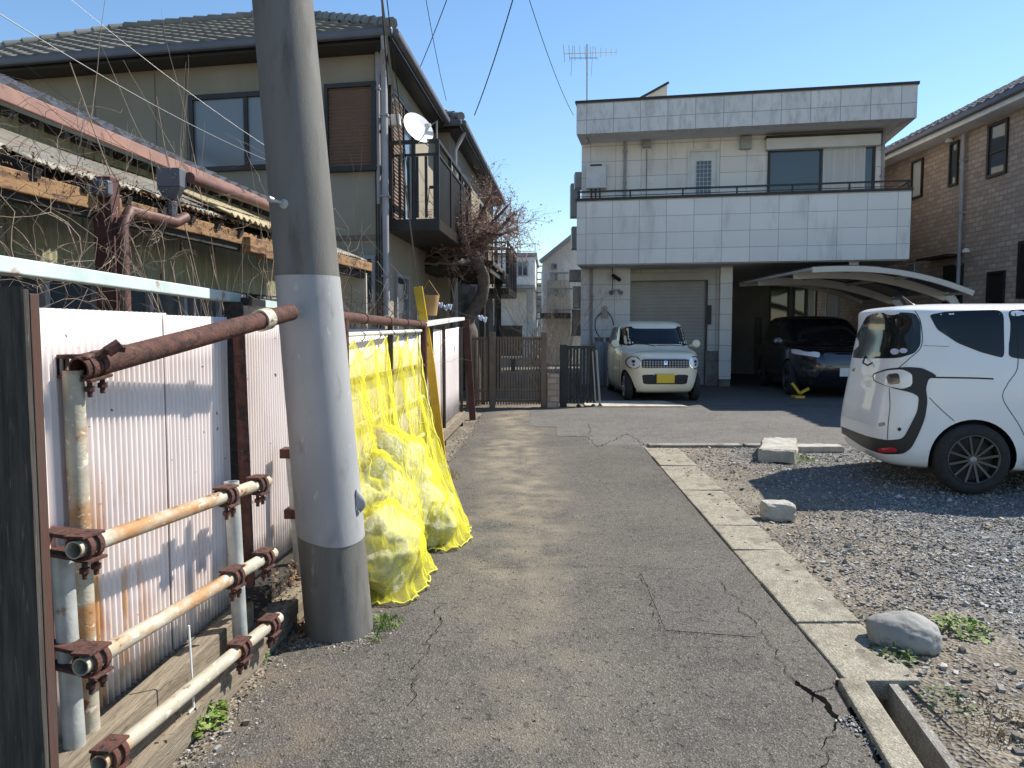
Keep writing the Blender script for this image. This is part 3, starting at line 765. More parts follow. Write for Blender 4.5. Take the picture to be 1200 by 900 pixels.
def make_wheel(parent, x, y, r, wd, rimr, spokes, rimmat, side, twin=False):
    sg = 1 if y > 0 else -1
    mb = MB(); h = wd/2; k = .02
    prof = [(rimr*.98, -h*.9), (rimr+.015, -h), (r-.05, -h*1.02), (r-.015, -h*.86), (r, -h*.6), (r, h*.6), (r-.015, h*.86), (r-.05, h*1.02), (rimr+.015, h), (rimr*.98, h*.9)]
    mb.lathe(prof, (x, y, r), (0, 1, 0), 48, closed=True)
    w_ = mb.build('wheel', 'rubber', parent, smooth=True, world=False, ang=60)
    m2 = MB(); f = sg*h
    m2.lathe([(rimr, f*.98), (rimr*.97, f*1.0), (rimr*.93, f*.9), (rimr*.90, -f*.5)], (x, y, r), (0, 1, 0), 48, cap=False)
    m2.lathe([(.001, f*.84), (rimr*.17, f*.84), (rimr*.22, f*.72), (rimr*.22, f*.3)], (x, y, r), (0, 1, 0), 24)
    for i in range(spokes):
        a = 2*PI*i/spokes + .2
        for dd in ((-.07, .07) if twin else (0,)):
            d = Vector((math.cos(a+dd), 0, math.sin(a+dd))); c = Vector((x, y, r))
            m2.beam(c + d*rimr*.15 + Vector((0, f*.74, 0)), c + d*rimr*.955 + Vector((0, f*.88, 0)), .020 if not twin else .016, .022, (0, 1, 0))
    m2.build('rim', rimmat, w_, smooth=True, world=False, ang=35)
    m3 = MB(); m3.lathe([(.001, f*.875), (.022, f*.875), (.028, f*.85), (.028, f*.78)], (x, y, r), (0, 1, 0), 20); m3.build('hub_cap', 'alu_grey' if rimmat != 'silver' else 'chrome', w_, smooth=True, world=False)
    m4 = MB(); m4.lathe([(.001, 0), (rimr*.9, 0), (rimr*.9, -f*.1)], (x, y, r), (0, 1, 0), 32); m4.build('brake_disc', 'blackmetal', w_, world=False)
    return w_

# --- white compact minivan on the gravel
vrz = R(-7.5); vloc = (4.165, 7.515, 0)
van = thing('white_minivan', 'white compact minivan parked on the gravel with its tail towards the lane', 'van', vloc, vrz)
rows = [(.20, -.56, 3.25, .70), (.235, -.66, 3.40, .80), (.34, -.735, 3.47, .838), (.50, -.75, 3.49, .845), (.66, -.735, 3.49, .848), (.82, -.71, 3.45, .846),
        (.95, -.69, 3.32, .84), (1.03, -.68, 3.00, .832), (1.12, -.665, 2.75, .824), (1.30, -.635, 2.40, .800), (1.45, -.61, 2.14, .776), (1.55, -.61, 1.98, .757),
        (1.61, -.615, 1.86, .738), (1.645, -.59, 1.7, .70), (1.67, -.52, 1.50, .61), (1.69, -.32, 1.20, .46), (1.70, .0, .9, .2)]
vb = car_body(rows).build('body', 'car_white', van, world=False)
cut_wells(vb, [(0, -.90, .355, .315, .32), (0, .90, .355, .315, .32), (2.75, -.90, .355, .315, .32), (2.75, .90, .355, .315, .32)])
VW = Matrix.Translation(vloc) @ Matrix.Rotation(vrz, 4, 'Z')
for (x, y) in ((0, -.755), (0, .755), (2.75, -.755), (2.75, .755)): make_wheel(van, x, y, .315, .19, .218, 12, 'gunmetal', 1)
K = Skin(vb, VW); V = K.fn_view(); SD = K.fn_axis('y', -1); SD2 = K.fn_axis('y', 1); TP = K.fn_axis('z', 1); RR = K.fn_axis('x', -1); FR = K.fn_axis('x', 1)
K.patch(round_poly([(1089,369),(1110,365),(1176,363),(1177,420),(1150,413),(1122,402),(1098,386)], .18), V, .003, 6, 'quarter_window', 'glass_car', van)
K.patch(round_poly([(1182,363),(1310,360),(1312,432),(1182,419)], .08), V, .003, 8, 'side_window', 'glass_car', van)
K.patch(round_poly([(1.18,1.52),(1.72,1.48),(2.25,1.05),(1.18,1.07)], .10), SD, .003, .06, 'side_window', 'glass_car', van)
for q in ([(-.45,1.50),(.30,1.53),(.30,1.13),(-.30,1.30)], [(.36,1.53),(1.12,1.52),(1.12,1.08),(.36,1.12)], [(1.18,1.52),(1.72,1.48),(2.25,1.05),(1.18,1.07)]):
    K.patch(round_poly(q, .12), SD2, .003, .08, 'side_window', 'glass_car', van)
K.patch(round_poly([(-.62,1.50),(.62,1.50),(.72,1.12),(-.72,1.12)], .14), FR, .004, .08, 'windscreen', 'glass_car', van)
K.patch(round_poly([(-.3,.62),(.3,.62),(.26,.35),(-.26,.35)], .2), FR, .004, .08, 'grille', 'black', van)
for s_ in (-1, 1): K.patch(round_poly([(s_*.45,.90),(s_*.76,.96),(s_*.76,.76),(s_*.48,.72)], .2), FR, .006, .06, 'headlight', 'lens', van)
rg = [(1018,367),(1072,366),(1079,378),(1079,404),(1072,414),(1052,420),(1000,420),(997,414),(1006,388)]
K.patch(round_poly(rg, .3), V, .004, 6, 'rear_window', 'glass_car', van)
lamp_out = [(1023,438),(1040,432),(1062,430),(1080,431),(1093,437),(1098,441),(1088,444),(1085,455),(1087,470),(1084,490),(1076,510),(1068,525),(1058,532),(1034,532),(1012,524),(981,503),(979,497),(1015,511),(1040,516),(1058,514),(1066,500),(1075,482),(1077,465),(1068,460),(1046,455),(1024,447)]
K.patch(round_poly(lamp_out, .3), V, .006, 5, 'black_bumper_trim', 'black', van)
tl = K.patch(round_poly([(1025,439),(1042,434),(1058,433),(1069,438),(1069,452),(1058,456),(1042,453),(1026,446)], .3), V, .012, 4, 'tail_light', 'lens', van)
m5 = K.patch(round_poly([(1040,439),(1054,437),(1056,450),(1042,451)], .3), V, .016, 4, 'bulb_housing', 'lens_dark', tl)
K.patch(round_poly([(1029,525),(1049,524),(1052,529),(1032,530)], .2), V, .010, 3, 'reflector', 'red_lens', van)
K.patch(round_poly([(982,430),(988,424),(990,438),(985,440)], .3), V, .010, 3, 'tail_light', 'lens', van)
K.patch([(1054+2.2*math.cos(a*.5), 503+2.2*math.sin(a*.5)) for a in range(12)], V, .004, 3, 'towing_cap', 'black', van)
K.patch(round_poly([(1030,496),(1037,494.5),(1037,498.5),(1030,500)], .2), V, .005, 3, 'small_badge', 'alu_grey', van)
K.patch(round_poly([(999,432),(1006,430),(1007,434),(1000,436)], .3), V, .006, 3, 'tailgate_emblem', 'chrome', van)
for (cx, cy, rx_, ry_) in ((1049,412,5,3.5),(1059,411,4.6,3)):
    K.patch([(cx+rx_*math.cos(a*.4), cy+ry_*math.sin(a*.4)) for a in range(16)], V, .007, 4, 'round_sticker', 'bluegrey', van)
sm_ = MB()
K.seam(sm_, [(1072,364),(1079,378),(1080,405),(1066,420),(1052,432)], V)
K.seam(sm_, [(1042,455),(1043,475),(1041,495),(1040,515)], V)
K.seam(sm_, [(1089,466),(1103,480),(1118,493)], V)
K.seam(sm_, [(1082,405),(1098,405.5),(1112,406)], V, .002)
K.seam(sm_, [(.33,1.60),(.335,1.35),(.33,1.12),(.25,.98),(.22,.85),(.36,.62),(.43,.45),(.44,.25)], SD)
K.seam(sm_, [(1.15,1.60),(1.15,1.2),(1.15,.8),(1.13,.5),(1.1,.26)], SD)
K.seam(sm_, [(1.95,1.05),(1.99,.7),(2.0,.4),(2.05,.26)], SD)
sm_.build('panel_gaps', 'seam', van, world=False)
tr_ = MB(); K.seam(tr_, [(1085,442),(1110,442.5),(1140,443),(1164,444)], V, .007); tr_.build('sliding_door_rail', 'black', van, world=False)
sm_ = MB(); sm_.tube([(-.655,-.18,1.14),(-.70,-.16,1.11),(-.71,-.05,1.13),(-.66,.05,1.19)], .009, 6); sm_.build('rear_wiper', 'black', van, world=False)
sm_ = MB(); sm_.lathe([(.03, 0), (.02, .02), (.004, .14)], (-.25, .0, 1.685), (-.7, 0, .7), 12); sm_.box((-.35, -.62, 1.62), (-.1, -.59, 1.64)); sm_.build('roof_antenna', 'black', van, world=False)
sm_ = MB(); sm_.box((.45,-.80,.20),(2.35,.80,.24)); sm_.box((.42,-.835,.27),(2.38,-.855,.36)); sm_.build('sill', 'black', van, world=False, bevel=.01)
for s_ in (-1, 1):
    mm = MB(); mm.lathe([(.001,-.05),(.07,-.04),(.095,.0),(.08,.05),(.001,.07)], (2.15, s_*.93, 1.06), (1,0,0), 16); mm.build('door_mirror', 'car_white', van, smooth=True, world=False)
for x in (.62, 1.35):
    mm = MB(); mm.tube([(x,-.852,.86),(x+.02,-.878,.86),(x+.18,-.878,.865),(x+.20,-.85,.865)], .013, 8); mm.build('door_handle', 'car_white', van, smooth=True, world=False)

# --- small cream hatchback in front of the shutter
lrz = R(-90); lloc = (2.83, 15.83, .115)
lap = thing('small_hatchback', 'cream boxy small hatchback with round headlights parked before the roller shutter', 'car', lloc, lrz)
rows = [(.17, -1.50, 1.50, .62), (.21, -1.60, 1.62, .69), (.32, -1.67, 1.675, .728), (.50, -1.69, 1.69, .7375), (.70, -1.69, 1.685, .7375), (.83, -1.685, 1.66, .734), (.90, -1.68, 1.60, .728),
        (.94, -1.675, 1.40, .720), (.975, -1.67, 1.10, .712), (1.02, -1.66, .93, .704), (1.12, -1.64, .84, .690), (1.30, -1.58, .66, .652), (1.40, -1.54, .57, .63), (1.455, -1.50, .50, .60), (1.49, -1.42, .38, .54), (1.515, -1.2, .15, .42), (1.525, -.8, -.25, .2)]
lb = car_body(rows, bow=.025, tail=6, nose=4.8).build('body', 'car_cream', lap, world=False)
wl = [(x, y, .315, .275, .28) for x in (-1.22, 1.24) for y in (-.79, .79)]
cut_wells(lb, wl)
for x in (-1.22, 1.24):
    for y in (-.63, .63): make_wheel(lap, x, y, .275, .145, .182, 7, 'silver', 1)
K = Skin(lb); F = K.fn_axis('x', 1); SL = K.fn_axis('y', -1); SR = K.fn_axis('y', 1); RE = K.fn_axis('x', -1)
ws = K.patch(round_poly([(-.575,1.41),(.575,1.41),(.655,1.035),(-.655,1.035)], .10), F, .003, .06, 'windscreen', 'glass_car', lap)
for f in (SL, SR):
    K.patch(round_poly([(-.02,1.40),(.40,1.38),(.60,1.03),(-.02,1.03)], .12), f, .003, .06, 'side_window', 'glass_car', lap)
    K.patch(round_poly([(-.75,1.40),(-.08,1.40),(-.08,1.03),(-.78,1.03)], .12), f, .003, .06, 'side_window', 'glass_car', lap)
    K.patch(round_poly([(-1.35,1.38),(-.85,1.40),(-.86,1.03),(-1.42,1.05)], .16), f, .003, .06, 'quarter_window', 'glass_car', lap)
K.patch(round_poly([(-.52,1.40),(.52,1.40),(.6,1.05),(-.6,1.05)], .12), RE, .003, .06, 'rear_window', 'glass_car', lap)
def disc(cx, cy, r, n=20): return [(cx+r*math.cos(2*PI*i/n), cy+r*math.sin(2*PI*i/n)) for i in range(n)]
for s_ in (-1, 1):
    hl = K.patch(disc(s_*.555, .735, .118), F, .018, .05, 'headlight', 'chrome', lap)
    K.patch(disc(s_*.555, .735, .100), F, .024, .05, 'lens', 'lens', hl)
    K.patch(disc(s_*.555, .755, .028), F, .03, .03, 'bulb', 'lens_dark', hl)
    K.patch(disc(s_*.555, .695, .018), F, .03, .03, 'bulb', 'lens_dark', hl)
gr = K.patch(round_poly([(-.43,.80),(.43,.80),(.43,.64),(-.43,.64)], .10), F, .010, .06, 'grille', 'black', lap)
gm_ = MB()
for i in range(16):
    for j in range(3):
        y = -.39+.052*i; z = .665+.045*j; h, nr = F(y, z)
        if h: gm_.lathe([(.019,0),(.019,.004),(.013,.004)], h+nr*.012, (1,0,0), 8)
gm_.build('grille_rings', 'alu_grey', gr, world=False)
K.patch(round_poly([(-.44,.825),(.44,.825),(.44,.805),(-.44,.805)], .3), F, .014, .06, 'chrome_strip', 'chrome', lap)
# front emblem: a small silver square mark
eb = K.patch(round_poly([(-.032,.77),(.032,.77),(.032,.70),(-.032,.70)], .2), F, .024, .04, 'emblem', 'chrome', lap)
K.patch(round_poly([(-.015,.76),(-.003,.76),(-.003,.735),(-.015,.735)], .2), F, .027, .03, 'emblem_ear', 'black', eb); K.patch(round_poly([(.003,.76),(.015,.76),(.015,.735),(.003,.735)], .2), F, .027, .03, 'emblem_ear', 'black', eb)
K.patch(round_poly([(-.43,.52),(.43,.52),(.40,.34),(-.40,.34)], .15), F, .004, .08, 'bumper_intake', 'black', lap)
lp = MB(); lp.box((1.70,-.20,.36),(1.715,.13,.53)); lp.build('plate_holder', 'black', lap, world=False, bevel=.004)
lp = MB(); lp.box((1.715,-.165+.0,.365),(1.722,.165,.53)); lp.build('number_plate', 'plate_yellow', lap, world=False, bevel=.003)
lo = MB(); lo.box((-1.0,-.70,.17),(1.0,.70,.22)); lo.build('underbody', 'black', lap, world=False)
for s_ in (-1, 1):
    mm = MB(); mm.lathe([(.001,-.05),(.06,-.045),(.085,.0),(.07,.05),(.001,.07)], (.66, s_*.80, 1.07), (1,0,.1), 20); mm.tube([(.62,s_*.68,1.03),(.64,s_*.78,1.05)], .018, 8); mm.build('door_mirror', 'car_cream', lap, smooth=True, world=False)
for a0, a1 in (((.935,-.05,1.03),(.855,-.48,1.08)), ((.93,.50,1.03),(.91,-.02,1.045))):
    mm = MB(); mm.tube([a0, tuple((p+q)/2+.012 for p, q in zip(a0, a1)), a1], .008, 6); mm.build('wiper', 'black', lap, world=False)
st = MB(); K.seam(st, [(-.60,.88),(-.45,.93),(0,.945),(.45,.93),(.60,.88)], F, .003)
for f in (SL, SR):
    K.seam(st, [(-.05,1.46),(-.05,1.2),(-.05,.7),(-.05,.28)], f, .003); K.seam(st, [(.78,1.0),(.82,.8),(.82,.5),(.80,.27)], f, .003); K.seam(st, [(-.80,1.46),(-.82,1.1),(-.86,.75),(-1.0,.58)], f, .003)
st.build('panel_gaps', 'seam', lap, world=False)
for y in (-.35, .35):                                        # seats seen through nothing but kept inside: head restraints on the cabin line
    pass
for x in (-.0, ):
    pass
for s_ in (-1, 1):
    mm = MB(); mm.tube([(.05,s_*.715,.90),(.07,s_*.742,.90),(.2,s_*.742,.90),(.22,s_*.715,.90)], .011, 8); mm.build('door_handle', 'car_cream', lap, smooth=True, world=False)

# --- black SUV in the shade under the balcony
srz = R(-97); sloc = (6.72, 17.0, .12)
suv = thing('black_suv', 'black sport utility car backed under the balcony in deep shade', 'car', sloc, srz)
rows = [(.22, -2.1, 2.05, .80), (.27, -2.25, 2.25, .88), (.42, -2.34, 2.34, .92), (.62, -2.36, 2.37, .93), (.82, -2.36, 2.33, .93), (.93, -2.34, 2.22, .925), (1.00, -2.30, 1.9, .90), (1.07, -2.26, 1.35, .88),
        (1.15, -2.20, 1.12, .86), (1.35, -2.02, .72, .80), (1.50, -1.90, .42, .74), (1.58, -1.80, .2, .68), (1.63, -1.6, -.1, .58), (1.655, -1.3, -.4, .4), (1.66, -1.0, -.6, .2)]
sb = car_body(rows, bow=.03, tail=5, nose=4.2).build('body', 'car_black', suv, world=False)
cut_wells(sb, [(x, y, .40, .36, .32) for x in (-1.35, 1.34) for y in (-.98, .98)])
for x in (-1.35, 1.34):
    for y in (-.82, .82): make_wheel(suv, x, y, .36, .22, .235, 5, 'gunmetal', 1, True)
K = Skin(sb); F = K.fn_axis('x', 1); SL = K.fn_axis('y', -1); SR = K.fn_axis('y', 1)
K.patch(round_poly([(-.63,1.53),(.63,1.53),(.76,1.12),(-.76,1.12)], .10), F, .003, .08, 'windscreen', 'glass_car', suv)
for f in (SL, SR):
    K.patch(round_poly([(-.3,1.54),(.3,1.50),(.95,1.10),(-.3,1.08)], .10), f, .003, .08, 'side_window', 'glass_car', suv)
    K.patch(round_poly([(-1.2,1.52),(-.38,1.55),(-.38,1.08),(-1.25,1.1)], .10), f, .003, .08, 'side_window', 'glass_car', suv)
for s_ in (-1, 1):
    K.patch(round_poly([(s_*.50,.90),(s_*.86,.95),(s_*.87,.86),(s_*.52,.80)], .2), F, .008, .06, 'headlight', 'lens', suv)
    K.patch(round_poly([(s_*.50,.60),(s_*.85,.62),(s_*.80,.42),(s_*.55,.42)], .2), F, .006, .06, 'bumper_inlet', 'lens_dark', suv)
    mm = MB(); mm.lathe([(.001,-.06),(.07,-.05),(.10,.0),(.08,.06),(.001,.08)], (.85, s_*1.0, 1.10), (1,0,0), 20); mm.build('door_mirror', 'car_black', suv, smooth=True, world=False)
K.patch(round_poly([(-.45,.90),(.45,.90),(.42,.70),(-.42,.70)], .15), F, .008, .08, 'grille', 'lens_dark', suv)
lp = MB(); lp.box((2.37,-.165,.45),(2.385,.165,.61)); lp.build('number_plate', 'white_paint', suv, world=False)
# yellow wheel chocks at its front tyre
t = thing('wheel_chock', 'bright yellow folding wheel chock at the front tyre of the black car', 'wheel chock', (5.45, 14.6, .12))
p0 = Vector((5.28, 14.85, .36)); 
mb = MB(); c0 = at(937, 461, 15.0); c1 = at(928, 449, 15.0); c2 = at(948, 455, 15.0)
for z_ in (c0, c1, c2): z_.z += .0
mb.beam(c1, c0, .05, .05); mb.beam(c0 + Vector((0,.0,.0)), c2, .05, .05); mb.build('arms', 'yellow', t, bevel=.005)
mb = MB(); mb.box((c0.x-.09, 14.95, .12), (c0.x+.09, 15.2, .17)); mb.build('foot', 'yellow', t, bevel=.005)

# ------------------------------------------------------------------ white tiled house with the garage
FR_ = Plane((1.483, 17.8), (7.05, -1.40)); Wd = 7.07            # front line of the balcony
WL = Plane((1.483+.19, 17.8+.98), (7.05, -1.40))                 # wall line one metre behind
zb0 = FR_.sz(675, 310)[1]; zb1 = FR_.sz(675, 236)[1]; zf0 = FR_.sz(675, 157.5)[1]; zf1 = FR_.sz(675, 121.5)[1]
hs = thing('white_tiled_house', 'white tiled two storey house with long balcony above a roller shutter garage', 'house', (1.48, 18.8, 0))
mb = MB()
mb.wbox(WL, 0, Wd-.35, zb0+.02, zf1-.1, -9, 0)                 # upper storey
mb.build('upper_wall', 'wtile', hs, uv=True)
mb = MB()
u1 = WL.sz(738, 380)[0]; u2 = WL.sz(829, 380)[0]; u3 = WL.sz(843, 400)[0]; u4 = WL.sz(857, 400)[0]
mb.wbox(WL, 0, u1, -.1, zb0+.018, -9, 0); mb.wbox(WL, u1, u3, -.1, zb0+.018, -9, -.45); mb.wbox(WL, u3, u4, .30, zb0+.018, -.6, .02); mb.wbox(WL, u3, u4, -.1, zb0, -9, -.60)
mb.build('lower_wall', 'wtile', hs, uv=True)
mb = MB(); mb.wbox(WL, u3+.01, u4-.01, -.1, .30, -.55, .0); mb.wbox(WL, u2-.02, u3, -.1, .95, -.44, -.25); mb.build('pillar_base', 'concrete_grey', hs)
mb = MB(); q0 = FR_
mb.wbox(FR_, 0, Wd, zb0, zb1, -.12, 0); mb.obox(FR_.pt(0, zb0, -.12), FR_.n*-.87, FR_.d*.12, (0,0,zb1-zb0)); mb.obox(FR_.pt(Wd-.12, zb0, -.12), FR_.n*-2.2, FR_.d*.12, (0,0,zb1-zb0))
mb.build('balcony_parapet', 'wtile', hs, uv=True)
mb = MB(); mb.wbox(FR_, .01, Wd-.01, zb0-.02, zb0+.12, -6.2, -.125); mb.build('balcony_floor', 'white_wall', hs)
mb = MB(); mb.wbox(FR_, -.03, Wd+.03, zb1, zb1+.06, -.15, .03); mb.build('balcony_coping', 'dark_frame', hs)
rl = MB(); rl.wbox(FR_, 0, Wd, zb1+.20, zb1+.235, -.09, -.04); rl.wbox(FR_, 0, Wd, zb1+.10, zb1+.115, -.075, -.055)
rl.obox(FR_.pt(Wd-.05, zb1+.20, -.09), FR_.n*-1.2, FR_.d*.045, (0,0,.035))
for i in range(7): rl.wbox(FR_, .02+i*(Wd-.09)/6, .055+i*(Wd-.09)/6, zb1+.06, zb1+.20, -.085, -.05)
rl.build('balcony_rail', 'dark_frame', hs)
mb = MB(); mb.wbox(FR_, -.02, Wd+.05, zf0, zf1, -.25, .0); mb.obox(FR_.pt(-.02, zf0, -.25), FR_.n*-9, FR_.d*.2, (0,0,zf1-zf0)); mb.obox(FR_.pt(Wd-.15, zf0, -.25), FR_.n*-9, FR_.d*.2, (0,0,zf1-zf0))
mb.build('roof_fascia', 'wtile_soiled', hs, uv=True)
mb = MB(); mb.wbox(FR_, .2, Wd-.16, zf0+.02, zf1-.15, -9.2, -.26); mb.build('roof_slab', 'white_wall', hs)
mb = MB(); mb.wbox(FR_, -.05, Wd+.08, zf1, zf1+.055, -.32, .03); mb.wbox(FR_, -.05, .24, zf1, zf1+.055, -9.2, -.33); mb.wbox(FR_, Wd-.2, Wd+.08, zf1, zf1+.055, -9.2, -.33)
mb.build('roof_coping', 'dark_frame', hs)
# sloped stair head on the roof
P_ = Plane((1.483+.6, 17.8+3.0), (7.05, -1.4)); a_ = P_.sz(751, 120); b_ = P_.sz(782, 98)
mb = MB(); mb.prism([P_.pt(a_[0]-.2, a_[1]-.4), P_.pt(b_[0], a_[1]-.4), P_.pt(b_[0], b_[1]), P_.pt(a_[0], a_[1]+.05)], P_.n*-1.6); mb.build('stair_head', 'cream_wall', hs)
mb = MB(); mb.beam(P_.pt(a_[0]-.1, a_[1]+.06, .02), P_.pt(b_[0]+.04, b_[1]+.02, .02), .08, .05); mb.build('stair_head_trim', 'dark_frame', hs)
def win(pl, x0, y0, x1, y1, parent, frame='dark_frame', glass='glass_win', fr=.05, mull=(), depth=.06, out=.02, name='window', label=None, trans=()):
    u0, za = pl.sz(x0, y0); u1_, _ = pl.sz(x1, y0); _, zb_ = pl.sz(x0, y1)
    return win2(pl, u0, u1_, zb_, za, parent, frame, glass, fr, mull, out, name, label, trans)
def win2(pl, u0, u1_, z0, z1, parent, frame='dark_frame', glass='glass_win', fr=.05, mull=(), out=.02, name='window', label=None, trans=()):
    f = MB()
    for (a, b, c, d) in ((u0, u1_, z1-fr, z1), (u0, u1_, z0, z0+fr), (u0, u0+fr, z0+fr, z1-fr), (u1_-fr, u1_, z0+fr, z1-fr)): f.wbox(pl, a, b, c, d, -.0, out+.03)
    for m_ in mull: um = u0+(u1_-u0)*m_; f.wbox(pl, um-fr*.45, um+fr*.45, z0+fr, z1-fr, .0, out+.02)
    for m_ in trans: zm = z0+(z1-z0)*m_; f.wbox(pl, u0+fr, u1_-fr, zm-fr*.35, zm+fr*.35, .0, out+.015)
    o = f.build(name, frame, parent)
    g = MB(); g.wbox(pl, u0+fr, u1_-fr, z0+fr, z1-fr, .002, out*.5); g.build('pane', glass, o)
    return o, (u0, u1_, z0, z1)
wo, d_ = win(WL, 900, 168, 1026, 233, hs, mull=(.5,), fr=.055)
for (a, b, mt, fo) in (((d_[0]+d_[1])/2+.05, d_[1]-.2, 'curtain', .014),):
    c = MB(); c.grid(60, 2, lambda u, v, a=a, b=b: WL.pt(a+(b-a)*u, d_[2]+.06+(d_[3]-d_[2]-.12)*v, .014+.002*math.sin(u*60)+.0015*math.sin(u*31)))
    c.build('curtain', mt, wo, smooth=True, ang=180)
bx = WL.sz(900, 176)[1]; mb = MB(); a0_, _ = WL.sz(897, 160); a1_, _ = WL.sz(1030, 160); mb.wbox(WL, a0_, a1_, bx-.03, bx+.22, .01, .20); mb.build('shutter_box', 'white_wall', hs, bevel=.01)
mb = MB(); mb.wbox(WL, a0_-.02, a1_+.02, bx+.222, bx+.27, .01, .24); mb.build('shutter_box_hood', 'dark_frame', hs)
do, dd = win(WL, 806, 176, 843, 240, hs, frame='white_paint', glass='white_paint', fr=.05, name='balcony_door')
u0, z1_ = WL.sz(816, 189); u1_, z0_ = WL.sz(833, 232); g = MB(); g.wbox(WL, u0, u1_, z0_, z1_, .012, .022); pn = g.build('door_pane', 'glass_win', do)
g = MB()
for i in range(5): g.wbox(WL, u0+(u1_-u0)*i/4-.004, u0+(u1_-u0)*i/4+.004, z0_, z1_, .023, .03)
for i in range(10): g.wbox(WL, u0, u1_, z0_+(z1_-z0_)*i/9-.004, z0_+(z1_-z0_)*i/9+.004, .0235, .0295)
g.build('door_grille', 'white_paint', do)
for (x0, y0, x1, y1) in ((753,165,763,174),(867,161,880,176)):
    a, z1_ = WL.sz(x0, y0); b, _ = WL.sz(x1, y0); _, z0_ = WL.sz(x0, y1); mb = MB(); mb.wbox(WL, a, b, z0_, z1_, .0, .14); mb.build('vent_hood', 'alu_grey', hs, bevel=.008)
def vpipe(pl, px, y0, y1, r, mat, parent, off=.06, name='drain_pipe'):
    u, za = pl.sz(px, y0); _, zb_ = pl.sz(px, y1); m_ = MB(); m_.tube([pl.pt(u, za, off), pl.pt(u, zb_, off)], r, 10)
    n = max(2, int(abs(za-zb_)/1.0))
    for i in range(n): z_ = zb_+(za-zb_)*(i+.5)/n; m_.wbox(pl, u-r*1.3, u+r*1.3, z_-.012, z_+.012, 0, off+r*1.25)
    return m_.build(name, mat, parent, smooth=True)
vpipe(WL, 733, 160, 232, .035, 'pipe_grey', hs); vpipe(WL, 694, 312, 452, .03, 'pipe_grey', hs)
vpipe(WL, 1035, 150, 225, .035, 'pipe_grey', hs)
mb = MB(); a, za = WL.sz(758, 175); _, zb_ = WL.sz(758, 230); mb.wbox(WL, a-.005, a+.005, zb_, za, .0, .012); mb.build('cable_run', 'wire', hs)
# roller shutter in its recess
SP = Plane(WL.P + WL.n*-.45, WL.d)
a, zt = SP.sz(739, 330); b, _ = SP.sz(827, 330)
mb = MB(); n = 60
mb.grid(2, 121, lambda u, v: SP.pt(a+(b-a)*u, .12+(zt-.12)*v, 0.04+.007*abs(math.sin(v*PI*30))))
M['shutter_beige'] = pmat('beige_shutter', (.40,.37,.33), (.34,.315,.28), 2, .6); mb.build('roller_shutter', 'shutter_beige', hs)
mb = MB(); mb.wbox(SP, a-.02, b+.05, zt, zt+.18, 0, .30); mb.build('shutter_housing', 'cream_wall', hs, bevel=.01)
mb = MB()
for q in (a-.04, b): mb.wbox(SP, q, q+.05, .1, zt, .0, .12)
mb.build('shutter_guide', 'dark_frame', hs)
mb = MB(); a2, za = WL.sz(830, 357); b2, _ = WL.sz(835, 357); _, zb_ = WL.sz(830, 380); mb.wbox(WL, a2, b2, zb_, za, -.44, -.36); mb.build('letter_slot', 'black', hs)
# upper beam of the open bay, dark back wall, doors inside
BP = Plane(WL.P + WL.n*-5.6, WL.d)
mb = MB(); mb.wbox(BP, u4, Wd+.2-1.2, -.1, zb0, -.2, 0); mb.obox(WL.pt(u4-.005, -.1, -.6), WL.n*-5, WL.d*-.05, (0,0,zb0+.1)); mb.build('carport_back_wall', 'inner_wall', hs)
win(BP, 885, 372, 893, 440, hs, name='back_door', glass='dark_frame', fr=.04); win(BP, 902, 335, 925, 400, hs, mull=(), fr=.05); win(BP, 930, 335, 958, 395, hs, mull=(.5,), fr=.05); win(BP, 968, 338, 984, 392, hs, fr=.03, frame='pipe_grey', glass='curtain')
mb = MB(); mb.wbox(WL, Wd-.9, Wd-.72, -.1, zb0, -5.6, -5.42); mb.wbox(FR_, Wd-1.15, Wd-.95, zb0-.22, zb0-.021, -6, -.2); mb.build('steel_frame', 'alu_grey', hs)
# camera and lights on the lower wall
mb = MB(); u, z = WL.sz(721, 327); mb.tube([WL.pt(u-.06, z+.35, .03), WL.pt(u-.06, z-.25, .03)], .008, 6); mb.tube([WL.pt(u-.06, z, .03), WL.pt(u, z, .12)], .012, 6); mb.tube([WL.pt(u-.05, z+.08, .10), WL.pt(u+.12, z-.04, .28)], .045, 12); mb.build('security_camera', 'black', hs, smooth=True)
mb = MB(); u, z = WL.sz(722, 341)
for k in (-.06, .07): mb.tube([WL.pt(u+k, z, .05), WL.pt(u+k*1.8, z-.05, .17)], [.02, .055], 12)
mb.wbox(WL, u-.09, u+.1, z+.01, z+.05, 0, .06); mb.build('wall_light', 'alu_grey', hs, smooth=True)
# side of the house: meters and small hoods seen edge-on
mb = MB()
for (y_, z_, h_, d_2) in ((19.3, 2.0, .55, .18), (19.8, 2.7, .3, .25), (20.6, 3.6, .6, .15), (21, 4.5, .9, .16), (19.5, 5.0, .4, .14), (20.4, 1.3, .7, .15)):
    x = 1.70 + .02*(y_-18.8); mb.box((x-d_2, y_, z_), (x+.1, y_+.35, z_+h_))
mb.build('side_hoods', 'alu_grey', hs, bevel=.02)
hw = thing('water_heater', 'white wall mounted water heater on the balcony left of the white door', 'water heater', WL.pt(*WL.sz(699, 223)))
u0, z1_ = WL.sz(688, 193); u1_, z0_ = WL.sz(711, 222)
mb = MB(); mb.wbox(WL, u0, u1_, z0_, z1_, .02, .24); c_ = mb.build('case', 'white_paint', hw, bevel=.015)
mb = MB(); mb.wbox(WL, u0+.1, u1_-.1, z1_-.09, z1_-.05, .241, .25); mb.build('flue_slot', 'black', c_)
mb = MB()
for k in (.12, .22, .32): mb.tube([WL.pt(u0+k, z0_, .12), WL.pt(u0+k, z0_-.4, .1)], .018, 6)
